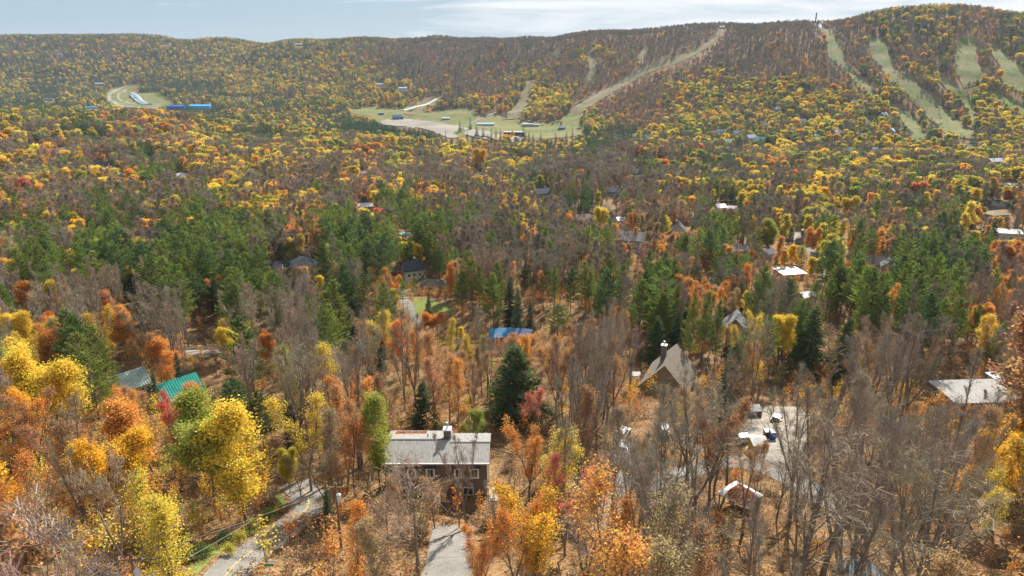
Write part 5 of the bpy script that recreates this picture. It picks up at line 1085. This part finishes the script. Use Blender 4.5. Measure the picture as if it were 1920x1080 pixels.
# ------------------------------------------------------------------ random forest
def forest():
    rng = np.random.default_rng(11); zones = [(42, 130, 4.9), (130, 420, 6.0), (420, 1000, 8.6), (1000, 1700, 9.8), (1700, 4900, 11.0)]
    X, Y = [], []
    for r0, r1, s in zones:
        gx, gy = np.meshgrid(np.arange(-r1, r1, s), np.arange(0, r1, s)); gx = gx.ravel() + rng.uniform(-.48, .48, gx.size) * s; gy = gy.ravel() + rng.uniform(-.48, .48, gy.size) * s
        r = np.hypot(gx, gy); a = np.abs(np.degrees(np.arctan2(gx, gy))); m = (r >= r0) & (r < r1) & (a < 43.5); X.append(gx[m]); Y.append(gy[m])
    X = np.concatenate(X); Y = np.concatenate(Y); Z = hgt(X, Y)
    m = np.ones(len(X), bool)
    for P in CLEAR:
        lo, hi = P.min(0), P.max(0); k = np.where(m & (X > lo[0]) & (X < hi[0]) & (Y > lo[1]) & (Y < hi[1]))[0]
        m[k[inpoly(X[k], Y[k], P)]] = False
    # hidden behind ridges
    ang = (ZG - CAMZ) / RR[None]; run = np.maximum.accumulate(ang, 1)
    ia = np.clip(((np.degrees(np.arctan2(X, Y)) + 180) / 360 * (NAZ - 1)).astype(int), 0, NAZ - 1); ir = np.clip(((np.log(np.hypot(X, Y)) - LR[0]) / (LR[1] - LR[0])).astype(int) - 1, 0, NR - 1)
    m &= (Z + 16 - CAMZ) / np.hypot(X, Y) > run[ia, ir]
    X, Y, Z = X[m], Y[m], Z[m]; n = len(X)
    px, py, dep = proj(X, Y, Z + 11)
    ok = (px > -120) & (px < 2040) & (py < 1330); X, Y, Z, px, py, dep = (q[ok] for q in (X, Y, Z, px, py, dep)); n = len(X)
    c = np.clip(((px + rng.normal(0, 16, n)) / 60).astype(int), 0, 31); rw = np.clip(np.searchsorted(ROWY, py + rng.normal(0, 1, n) * np.where(py < 300, 7, 16)) - 1, 0, 20)
    kinds = list(NAME); K = np.empty(n, int); TN = np.empty(n, object); code = np.array([GRID[r][q] for r, q in zip(rw, c)])
    # clumping noise so that kinds come in groves
    def nz(l, s):
        g = np.random.default_rng(s); v = 0
        for _ in range(5): a = g.uniform(0, 6.28); v = v + np.sin((X * math.cos(a) + Y * math.sin(a)) * 6.283 / (l * g.uniform(.6, 1.5)) + g.uniform(0, 6.28))
        return v / 5
    u = (.6 * rng.random(n) + .55 * nz(60, 5) + .40 * nz(150, 6) + .2) % 1.0
    dfar = dep > 420
    for ch, mix_ in MIXES.items():
        k = np.where(code == ch)[0]; w = np.cumsum([q[2] for q in mix_]); w = w / w[-1]; j = np.clip(np.searchsorted(w, u[k]), 0, len(mix_) - 1)
        K[k] = [kinds.index(mix_[q][0]) for q in j]; TN[k] = [mix_[q][1] for q in j]
    sw = (dep > 230) & (dep < 950) & (K == 0) & (rng.random(n) < .04 + .16 * (nz(55, 12) > .22)); K[sw] = kinds.index('pine'); TN[sw] = 'pine'
    sw = (dep > 230) & (dep < 950) & (K == 0) & (rng.random(n) < .10); K[sw] = kinds.index('thin'); TN[sw] = 'orange'
    sw = (dep > 1300) & (px < 1000) & (K <= 2) & (rng.random(n) < .10 + .30 * (nz(150, 14) > .12)); K[sw] = kinds.index('spruce'); TN[sw] = 'spruce'
    sw = (dep < 135) & (px < 520) & np.isin(TN, ['yellow', 'lime']) & (rng.random(n) < .65); TN[sw] = 'gold'
    sw = (dep < 135) & (px > 1700) & np.isin(TN, ['orange', 'red']); TN[sw] = 'gold'
    sw = (dep > 1000) & (K == 0) & (rng.random(n) < .10 + .12 * (nz(120, 9) > .15)); K[sw] = kinds.index('spruce'); TN[sw] = 'spruce'
    sw = dfar & (TN == 'orange') & (rng.random(n) < .45); TN[sw] = 'gold'; sw = dfar & (TN == 'gold') & (rng.random(n) < .45); TN[sw] = 'yellow'
    pl = inpoly(*proj(X, Y, Z)[:2], [(640, 238), (740, 240), (830, 250), (832, 268), (800, 272), (700, 262), (640, 258)])
    K[pl] = kinds.index('spruce'); TN[pl] = 'spruce'
    pl = inpoly(*proj(X, Y, Z)[:2], [(290, 204), (420, 204), (430, 214), (400, 224), (300, 220)])
    K[pl] = kinds.index('spruce'); TN[pl] = 'spruce'
    lo = np.array([16, 12, 10, 18, 12])[K]; hi = np.array([24, 18, 17, 27, 20])[K]; H = lo + (hi - lo) * rng.beta(2.2, 1.8, n)
    far = np.clip((np.hypot(X, Y) - 500) / 700, 0, 1); H = H * (1 - far * np.array([.34, .22, .14, .22, -.12])[K])
    # the dense spruce plantation below the gravel lot
    Pp = np.array([G(a, b, far=1150)[:2] for a, b in [(640, 240), (712, 237), (760, 240), (812, 250), (832, 262), (826, 268), (760, 262), (700, 256), (640, 252)]])
    lo, hi = Pp.min(0), Pp.max(0); gx, gy = np.meshgrid(np.arange(lo[0], hi[0], 5.5), np.arange(lo[1], hi[1], 7.5)); gx = gx.ravel() + rng.uniform(-1.2, 1.2, gx.size); gy = gy.ravel() + rng.uniform(-1.5, 1.5, gy.size)
    q = inpoly(gx, gy, Pp); gx, gy = gx[q], gy[q]; gz = hgt(gx, gy); m_ = len(gx)
    X, Y, Z = np.r_[X, gx], np.r_[Y, gy], np.r_[Z, gz]; H = np.r_[H, rng.uniform(15, 19, m_)]; K = np.r_[K, np.full(m_, kinds.index('spruce'))]; TN = np.r_[TN, np.array(['spruce'] * m_, object)]; dep = np.r_[dep, proj(gx, gy, gz)[2]]; code = np.r_[code, np.array(['s'] * m_)]; n = len(X); print('plantation', m_)
    H = H * (1 + .2 * np.clip((dep - 250) / 350, 0, 1) * (K <= 2))
    k = ((dep < 175) & (K == 2) & (rng.random(n) < .6)) | ((dep < 82) & (K == 2)); K[k] = 1; H[k] *= 1.12
    k = (dep < 112) & (K >= 3); K[k] = 1; TN[k] = 'rust'
    k = (dep < 150) & (K == 4) & np.isin(code, ['b', 'r', 'o']); K[k] = 0; TN[k] = 'bare'
    return X, Y, Z, H, K, TN, dep, kinds, rng
X, Y, Z, H, K, TN, DEP, KINDS, rng = forest()

feat = []
for (px, top, hr, kind, col, wf, lab) in FEAT:
    Hh = 18.0; far = 1050 if top < 255 else None
    for _ in range(6):
        x, y, z, t = G(px, top, Hh, far=None); a = proj(x, y, z)[1]; b = proj(x, y, z + Hh)[1]; Hh = np.clip(Hh * hr / max(a - b, 1), 6, 30)
    feat.append((x, y, float(hgt(x, y)), float(Hh), kind, col, wf, lab, px, top, hr))
# random trees give way around the notable ones, in front of them and on their spot
keepm = np.ones(len(X), bool)
pxc, pyt, _ = proj(X, Y, Z + H); _, pyb, _ = proj(X, Y, Z + H * .3)
hw = np.array([3.6, 3.4, 3.6, 2.8, 1.9])[K] * 1280 / DEP; _, pyg, _ = proj(X, Y, Z)
for (x, y, z, h, kind, col, wf, lab, px, top, hr) in feat:
    dep = proj(x, y, z)[2]; keepm &= np.hypot(X - x, Y - y) > max(2.6, h * .16)
    w = 3.4 * wf * 1280 / dep * h / 18
    hit = (DEP < dep - 1) & (pxc + hw * .6 > px - w * .7) & (pxc - hw * .6 < px + w * .7) & (pyt < top + hr * .8) & (pyb > top)
    keepm &= ~(hit & (rng.random(len(X)) < np.where(K == 0, .95, 1.0)))
for (x0, y0, x1, y1, dep, p) in KEEP:
    hit = (DEP < dep) & (pxc + hw * .75 > x0) & (pxc - hw * .75 < x1) & (pyt < y1) & (pyb + (pyb - pyt) * .2 > y0)
    hit &= rng.random(len(X)) < p
    Hn = H * np.clip((pyg - y1) / np.maximum(pyg - pyt, 1), 0, 1) * .97; low = hit & (Hn > np.where(DEP < 400, 5.0, 7.0))
    H = np.where(low, Hn, H); keepm &= ~(hit & ~low); pyt = np.where(low, pyg - (pyg - pyt) * .97 * np.clip((pyg - y1) / np.maximum(pyg - pyt, 1), 0, 1), pyt)
# thin out in front of runs, fields, roads so that they stay open
OPEN = [(1540, 60, 1590, 130), (1600, 140, 1660, 190), (1680, 200, 1735, 252), (1636, 78, 1662, 128), (1680, 140, 1725, 190), (1740, 200, 1815, 250), (1795, 75, 1835, 150), (1872, 100, 1900, 155), (1150, 125, 1300, 165), (1090, 170, 1150, 205),
        (205, 168, 330, 200), (660, 206, 700, 214), (720, 212, 880, 228), (860, 216, 1080, 228), (990, 236, 1085, 256)]
near_ok = [(350, 1000, 520, 1080), (470, 950, 590, 1010), (1400, 765, 1500, 840), (775, 560, 850, 598), (1330, 850, 1500, 890), (740, 535, 790, 600), (1500, 470, 1545, 520), (985, 395, 1012, 430), (345, 650, 410, 672)]
keepm &= ~((DEP < 108) & (pxc > 1360) & (pxc < 1740) & (rng.random(len(X)) < .4))
for (x0, y0, x1, y1) in near_ok:
    gx, gy, gz, gt = G((x0 + x1) / 2, y1)
    hit = (DEP < gt * .97) & (pxc + hw * .5 > x0) & (pxc - hw * .5 < x1) & (pyt < y1) & (proj(X, Y, Z)[1] > y0)
    q = .93 if y0 < 700 or x1 < 600 else .12
    keepm &= ~(hit & (rng.random(len(X)) < q))
_, pybase, _ = proj(X, Y, Z)
for P in RUNS + [FIELD, OVAL]:
    for f in (.08, .35, .65): keepm &= ~(inpoly(pxc, pyt + (pybase - pyt) * f, P) & (DEP > 1000))
X, Y, Z, H, K, TN, DEP = (q[keepm] for q in (X, Y, Z, H, K, TN, DEP))
pxc, pyt, hw = pxc[keepm], pyt[keepm], hw[keepm]

# ------------------------------------------------------------------ tree objects
ORD = ['nearest', 'second nearest', 'third nearest', 'fourth nearest', 'fifth nearest', 'sixth nearest', 'seventh nearest', 'eighth nearest', 'ninth nearest', 'tenth nearest', 'eleventh nearest', 'twelfth nearest', 'thirteenth nearest', 'fourteenth nearest', 'fifteenth nearest',
       'sixteenth nearest', 'seventeenth nearest', 'eighteenth nearest', 'nineteenth nearest', 'twentieth nearest'] + [w + ' nearest' for w in 'twenty-first twenty-second twenty-third twenty-fourth twenty-fifth twenty-sixth twenty-seventh twenty-eighth twenty-ninth thirtieth thirty-first thirty-second thirty-third thirty-fourth thirty-fifth'.split()]
WORD = {'bare': 'leafless grey-brown tree', 'redbare': 'leafless reddish tree', 'rust': 'rust-leaved tree', 'orange': 'orange tree', 'yellow': 'yellow tree', 'gold': 'golden tree', 'lime': 'yellow-green tree', 'red': 'red tree', 'tan': 'tan-leaved tree',
        'pine': 'green pine', 'darkpine': 'dark green pine', 'spruce': 'dark spruce'}
GROUP = {'bare': 'bare trees in the woods', 'thin': 'half-bare autumn trees in the woods', 'leafy': 'autumn-coloured trees in the woods', 'pine': 'pines in the woods', 'spruce': 'spruces in the woods'}
def tree_obj(x, y, z, h, kind, tint, lab, wf, lod, var, rz, lean=(0, 0)):
    a, b = LIB[(kind, lod)][var % len(LIB[(kind, lod)])]
    root = bpy.data.objects.new(NAME[kind], None); COL.objects.link(root); root.location = (x, y, z - .15); s = h / HREF[kind]; root.scale = (s * wf, s * wf, s); root.rotation_euler = (lean[0], lean[1], rz); root.empty_display_size = 1
    root['label'] = lab; root['category'] = 'tree'; root['group'] = GROUP[kind]
    for nm, me in (('trunk', a), ('crown', b)):
        o = bpy.data.objects.new(nm, me); COL.objects.link(o); o.parent = root; o['tint'] = [float(tint[0]), float(tint[1]), float(tint[2]), 1.0]
    return root
LANDMARK += [('the brilliant golden tree', 432, 850, 110.), ('the bottom-centre golden maple', 1003, 1010, 85.), ('the green lawn', 815, 580, 240.), ('the parking yard', 1450, 820, 140.), ('the road bend', 575, 950, 95.),
             ('the transformer pole', 245, 1060, 80.), ('the grey fan-shaped bare tree', 1772, 660, 190.), ('the bushy sunlit pine', 152, 690, 160.), ('the massive dark pine', 362, 560, 230.), ('the round trampoline', 1618, 1070, 70.),
             ('the right-edge golden maple', 1900, 900, 95.), ('the broad grey-green hemlock', 968, 720, 165.), ('the tallest bright green pine', 1204, 580, 200.), ('the olive-dark spruces', 1560, 650, 175.), ('the black car', 1100, 940, 100.), ('the dark-limbed bare tree', 190, 940, 100.)]
for i, (x, y, z, h, kind, col, wf, lab, px, top, hr) in enumerate(feat):
    d = math.hypot(x, y); tint = TINT[col][i % len(TINT[col])]
    tree_obj(x, y, z, h, kind, tint, lab, wf, 0 if d < 420 else 1, i if kind != 'bare' else (6 if 'fan' in lab or 'broad' in lab else [2, 4, 0, 1, 3][i % 5]), i * 1.3)
used = np.zeros(len(X), bool); share = H * hw / DEP
infr = (pxc > -10) & (pxc < 1930) & (pyt < 1075)
cand = []
for k, kind in enumerate(KINDS):
    idx = np.where((K == k) & infr)[0]; idx = idx[np.argsort(DEP[idx] / H[idx])][:{'bare': 260, 'thin': 260, 'leafy': 220, 'pine': 200, 'spruce': 200}[kind]]
    cand += list(idx); used[idx] = True
lmk = {}
for i in cand:
    pyc = pyt[i] + H[i] * .4 * 1280 / DEP[i]
    best = min(LANDMARK, key=lambda q: math.hypot(q[1] - pxc[i], (q[2] - pyc) * 1.3)); dx, dy = pxc[i] - best[1], pyc - best[2]
    rel = ('left of' if dx < 0 else 'right of') if abs(dx) > 1.0 * abs(dy) else ('in front of' if dy > 0 else 'behind')
    size = 'tall' if H[i] > np.array([19.5, 16, 13.5, 20, 15.5])[K[i]] else ('short' if H[i] < np.array([17, 13.8, 11.5, 17, 12.5])[K[i]] else 'mid-sized')
    wd = WORD[TN[i]]
    if KINDS[K[i]] == 'thin': wd = 'thinly leaved ' + wd
    if KINDS[K[i]] == 'spruce' and TN[i] != 'spruce': wd = 'dark spruce'
    lmk.setdefault((size + ' ' + wd, rel, best[0]), []).append((math.hypot(dx, dy), i))
LAB = {}
for (wd, rel, nm), v in lmk.items():
    for j, (_, i) in enumerate(sorted(v)):
        LAB[i] = ('%s %s %s' % (wd, rel, nm)) if len(v) == 1 else '%s %s %s %s' % (ORD[min(j, len(ORD) - 1)], wd, rel, nm)
TI = np.array([TINT[t][q] for t, q in zip(TN, [rng.integers(len(TINT[t])) for t in TN])]) * rng.uniform(.82, 1.2, (len(X), 1)) * rng.uniform(.93, 1.07, (len(X), 3))
RZ = rng.uniform(0, 6.283, len(X)); WF = rng.uniform(.82, 1.2, len(X)) * (1 + .34 * np.clip((DEP - 250) / 350, 0, 1) * (K <= 2)); VAR = rng.integers(0, 28, len(X)); LEAN = rng.normal(0, .035, (len(X), 2))
for i in cand:
    d = DEP[i]; lod = 0 if d < 300 else 1
    tree_obj(X[i], Y[i], Z[i], H[i], KINDS[K[i]], TI[i], LAB[i], WF[i], lod, int(VAR[i]), RZ[i], LEAN[i])

# the rest of each kind: one object that scatters joined tree models over its points
def scatter(name, pts, rot, scl, tint, var, models):
    me = bpy.data.meshes.new(name); me.vertices.add(len(pts)); me.vertices.foreach_set('co', pts.astype(np.float32).ravel())
    for nm, ty, key, a in (('rot', 'FLOAT_VECTOR', 'vector', rot), ('scl', 'FLOAT_VECTOR', 'vector', scl), ('tint', 'FLOAT_COLOR', 'color', np.c_[tint, np.ones(len(tint))]), ('var', 'INT', 'value', var)):
        at = me.attributes.new(nm, ty, 'POINT'); at.data.foreach_set(key, (a.astype(np.int32) if ty == 'INT' else a.astype(np.float32)).ravel())
    o = link(name, me); o['kind'] = 'stuff'
    ng = bpy.data.node_groups.new(name, 'GeometryNodeTree'); ng.interface.new_socket('Geometry', in_out='INPUT', socket_type='NodeSocketGeometry'); ng.interface.new_socket('Geometry', in_out='OUTPUT', socket_type='NodeSocketGeometry')
    N = ng.nodes.new; K_ = ng.links.new; gi = N('NodeGroupInput'); go = N('NodeGroupOutput'); jn = N('GeometryNodeJoinGeometry')
    def attr(nm, ty): a = N('GeometryNodeInputNamedAttribute'); a.data_type = ty; a.inputs[0].default_value = nm; return [s for s in a.outputs if s.enabled and s.name == 'Attribute'][0]
    ro, sc, va = attr('rot', 'FLOAT_VECTOR'), attr('scl', 'FLOAT_VECTOR'), attr('var', 'INT')
    for i, m in enumerate(models):
        oi = N('GeometryNodeObjectInfo'); oi.inputs['Object'].default_value = m; oi.inputs['As Instance'].default_value = True
        cp = N('FunctionNodeCompare'); cp.data_type = 'INT'; cp.operation = 'EQUAL'
        ins = [s for s in cp.inputs if s.enabled and s.type == 'INT']; K_(va, ins[0]); ins[1].default_value = i
        ip = N('GeometryNodeInstanceOnPoints'); K_(gi.outputs[0], ip.inputs['Points']); K_(cp.outputs[0], ip.inputs['Selection']); K_(oi.outputs['Geometry'], ip.inputs['Instance'])
        K_(ro, ip.inputs['Rotation']); K_(sc, ip.inputs['Scale']); K_(ip.outputs[0], jn.inputs[0])
    K_(jn.outputs[0], go.inputs[0]); md = o.modifiers.new('scatter', 'NODES'); md.node_group = ng
    return o
SN = {'bare': 'bare_woodland', 'thin': 'half_bare_woodland', 'leafy': 'autumn_woodland', 'pine': 'pine_woodland', 'spruce': 'spruce_woodland'}
for k, kind in enumerate(KINDS):
    idx = np.where((K == k) & ~used)[0]
    if not len(idx): continue
    models = COMBO[(kind, 1)] + COMBO[(kind, 2)]; n1, n2 = len(COMBO[(kind, 1)]), len(COMBO[(kind, 2)])
    fr = DEP[idx] > (620 if kind in ('leafy', 'thin') else 700); var = np.where(fr, n1 + VAR[idx] % n2, VAR[idx] % n1); s = H[idx] / HREF[kind]; wd = s * WF[idx] * np.where(fr, {'leafy': 1.05, 'bare': 1.12, 'thin': 1.1, 'pine': 1.3, 'spruce': 1.7}[kind], 1.0)
    scatter(SN[kind], np.c_[X[idx], Y[idx], Z[idx] - .2], np.c_[LEAN[idx], RZ[idx]], np.c_[wd, wd, s], TI[idx], var, models)
print('TREES', len(X), 'individual', len(cand) + len(feat), {k: int((K == i).sum()) for i, k in enumerate(KINDS)})

# ------------------------------------------------------------------ undergrowth: saplings, shrubs, leaves on the ground
def sapling(rng, lod=0):
    g = Geo(); n = 4; tips = []
    for k in range(n):
        a = rng.uniform(0, 6.28); t = R(rng.uniform(4, 26)); d = np.array([math.cos(a) * math.sin(t), math.sin(a) * math.sin(t), math.cos(t)]); L_ = rng.uniform(2.2, 4.2)
        g.tube([np.zeros(3)], [d * L_], .03, .012, 3, 0)
        for q in range(7):
            u = rng.uniform(.35, 1); e = nrm((d + rng.normal(0, .8, 3) + [0, 0, .3])[None])[0]; p = d * L_ * u; r = p + e * rng.uniform(.4, 1.1); g.tube([p], [r], .012, .008, 3, 0); tips.append(r); tips.append((p + r) / 2)
    T_ = np.array(tips); idx = rng.integers(0, len(T_), 190); g.leaves(T_[idx] + rng.normal(0, .28, (190, 3)), rng.uniform(.16, .30, 190), 1, rng.random(190), rng, flat=.5)
    return bpy.data.objects.new('model', g.mesh('sapling_model', [M['browntwig'], M['leaf']]))
def brush(rng):
    g = Geo(); n = 90; d = rng.normal(0, .5, (n, 3)) + [0, 0, 1]; g.blades(rng.normal(0, .3, (n, 3)) * [1, 1, 0], d, rng.uniform(.8, 2.4, n), .035, 0, rng.random(n), rng)
    return bpy.data.objects.new('model', g.mesh('brush_model', [M['browntwig'], M['leaf']]))
def litter_patch(rng):
    g = Geo(); n = 150; P = rng.uniform(-2.2, 2.2, (n, 3)); P[:, 2] = rng.uniform(.05, .22, n); g.leaves(P, rng.uniform(.16, .34, n), 0, rng.random(n), rng, flat=.85)
    return bpy.data.objects.new('model', g.mesh('litter_model', [M['leaf']]))
def under(name, s, rmax, models, tints, size, seed, prob=None, rmin=40, clear=True):
    rg = np.random.default_rng(seed); gx, gy = np.meshgrid(np.arange(-rmax, rmax, s), np.arange(0, rmax, s)); x = gx.ravel() + rg.uniform(-.5, .5, gx.size) * s; y = gy.ravel() + rg.uniform(-.5, .5, gx.size) * s
    r = np.hypot(x, y); m = (r > rmin) & (r < rmax) & (np.abs(np.degrees(np.arctan2(x, y))) < 43); x, y = x[m], y[m]
    z = hgt(x, y); px, py, dp = proj(x, y, z); m = (px > -60) & (px < 1980) & (py < 1180)
    for P in (CLEAR if clear else []): lo, hi = P.min(0), P.max(0); k = np.where((x > lo[0]) & (x < hi[0]) & (y > lo[1]) & (y < hi[1]))[0]; m[k[inpoly(x[k], y[k], P)]] = False
    if prob is not None: m &= rg.random(len(x)) < prob(px, py)
    x, y, z, px, py = x[m], y[m], z[m], px[m], py[m]; n = len(x); sc = rg.uniform(*size, n); tl = tints(px, py, rg)
    scatter(name, np.c_[x, y, z], np.c_[np.zeros((n, 2)), rg.uniform(0, 6.28, n)], np.c_[sc, sc, sc], tl, rg.integers(0, len(models), n), models); print(name, n)
def tint_by_place(px, py, rg):
    o = []
    for a, b in zip(px, py):
        q = rg.random()
        if a < 520 and b > 780: c = 'gold' if q < .4 else 'orange' if q < .7 else 'yellow' if q < .85 else 'lime'
        elif b > 880: c = 'orange' if q < .45 else 'rust' if q < .8 else 'tan'
        else: c = 'orange' if q < .35 else 'rust' if q < .7 else 'tan' if q < .8 else 'gold' if q < .92 else 'lime'
        o.append(TINT[c][rg.integers(len(TINT[c]))])
    return np.array(o) * .9
mr = np.random.default_rng(21)
under('sapling_undergrowth', 3.4, 420, [sapling(mr) for _ in range(4)], tint_by_place, (.7, 1.5), 31, lambda px, py: np.where((px < 520) & (py > 760), 1.0, np.where((px > 1240) & (py > 860), .22, .42)))
under('brush_undergrowth', 2.8, 240, [brush(mr) for _ in range(3)], lambda px, py, rg: np.full((len(px), 3), .2), (.7, 1.5), 32, lambda px, py: .5 + 0 * px)
LITT = [(.34, .19, .08), (.28, .15, .07), (.39, .25, .12), (.22, .14, .08), (.32, .24, .14)]
under('fallen_leaves_on_ground', 2.6, 200, [litter_patch(mr) for _ in range(4)], lambda px, py, rg: np.array(LITT)[rg.integers(0, 5, len(px))], (.8, 1.2), 33, lambda px, py: np.where(py > 600, .62 + .34 * np.sin(px / 31 + np.sin(py / 23) * 2), .4))
under('fallen_leaves_on_road', 2.0, 190, [litter_patch(mr)], lambda px, py, rg: np.array(LITT)[rg.integers(0, 5, len(px))], (.35, .8), 35, lambda px, py: .22 * ((px < 700) & (py > 860) | (px > 1100) & (py > 740) & (px < 1560)), clear=False)
def log_model(rg):
    g = Geo(); P = np.cumsum(np.r_[[[0, 0, .15]], rg.normal(0, .12, (5, 3)) * [1, 1, .3] + [1.1, 0, 0]], 0); g.tube(P[:-1], P[1:], np.linspace(.16, .07, 5), np.linspace(.14, .04, 5), 6)
    for _ in range(6): q = P[rg.integers(1, 6)]; g.tube([q], [q + rg.normal(0, .6, 3) + [0, 0, .3]], .04, .01, 3)
    return bpy.data.objects.new('model', g.mesh('deadwood_model', [M['bark']]))
under('deadwood_on_ground', 6.5, 200, [log_model(mr) for _ in range(3)], lambda px, py, rg: np.full((len(px), 3), .2), (.6, 1.4), 36, lambda px, py: .3 + 0 * px)
# grass tufts on lawn and verge are the sheets' relief; garden shrubs by the road are things
def shrub_mesh(rng, n, r):
    g = Geo(); a = rng.uniform(0, 6.28, 9); g.tube(np.zeros((9, 3)), np.c_[np.cos(a) * r * .5, np.sin(a) * r * .5, np.full(9, r * .8)], .03, .01, 3, 0)
    c = rng.normal(0, .35, (14, 3)) * r; c[:, 2] = np.abs(c[:, 2]) + r * .45; i = rng.integers(0, 14, n); g2 = Geo(); g2.leaves(c[i] + rng.normal(0, .2 * r, (n, 3)), rng.uniform(.12, .26, n), 0, rng.random(n) * .5 + rng.random(14)[i] * .5, rng)
    return g.mesh('shrub_stem', [M['bark']]), g2.mesh('shrub_foliage', [M['leaf']])
SH = [(430, 1040, 'lime', .9, 'light green rounded shrub'), (372, 1048, 'darkpine', 1.0, 'dark green shrub'), (342, 1052, 'pine', .9, 'mid-green shrub'), (323, 1047, 'gold', 1.0, 'golden-brown shrub'), (300, 1050, 'tan', 1.2, 'silvery tan shrub'), (388, 1042, 'pine', .9, 'green garden shrub'),
      (422, 1018, 'darkpine', 1.0, 'dark juniper-like shrub'), (450, 1015, 'lime', 1.1, 'yellow-green shrub'), (470, 990, 'lime', .8, 'low olive shrub'), (500, 978, 'darkpine', .9, 'dark low shrub'), (512, 950, 'tan', .9, 'straw-coloured shrub'), (505, 965, 'pine', .7, 'small green shrub'), (462, 935, 'pine', 1.3, 'broad blue-green shrub'), (345, 1020, 'lime', .8, 'pale green shrub'), (525, 960, 'gold', .6, 'tiny golden shrub')]
cols_seen = {}
for i, (px, py, col, r, w) in enumerate(SH):
    rg = np.random.default_rng(60 + i); a, b = shrub_mesh(rg, 650, 1.3); x, y, z, t = G(px, py)
    nx_ = SH[i - 1][4]; lab = '%s in the roadside garden bed, next to the %s' % (w, nx_)
    root = link('garden_shrub', None, loc=(x, y, z)); root.scale = (r,) * 3; put(root, lab, 'shrub', 'shrubs in the garden bed by the road')
    for nm, me in (('stem', a), ('foliage', b)): o = link(nm, me, root); o['tint'] = [*map(float, TINT[col][0]), 1.0]
# boulders edging the bed
# ------------------------------------------------------------------ haze
hz = bpy.data.materials.new('haze'); hz.use_nodes = True; t = hz.node_tree; t.nodes.clear(); ho = t.nodes.new('ShaderNodeOutputMaterial'); pv = t.nodes.new('ShaderNodeVolumePrincipled')
pv.inputs['Color'].default_value = (.66, .80, 1.0, 1); pv.inputs['Density'].default_value = .000036; pv.inputs['Anisotropy'].default_value = .1
t.links.new(pv.outputs[0], ho.inputs['Volume'])
zb = float(ZG.min()) - 1.5; zt = max(CAMZ + 4, float(ZG.max()) + 26, float(z) + Hm + 6, CAMZ + 150)
g = Geo(); g.box(-5700, 5700, -5700, 5700, zb, zt); put(link('haze', g.mesh('haze', [hz])), kind='stuff')
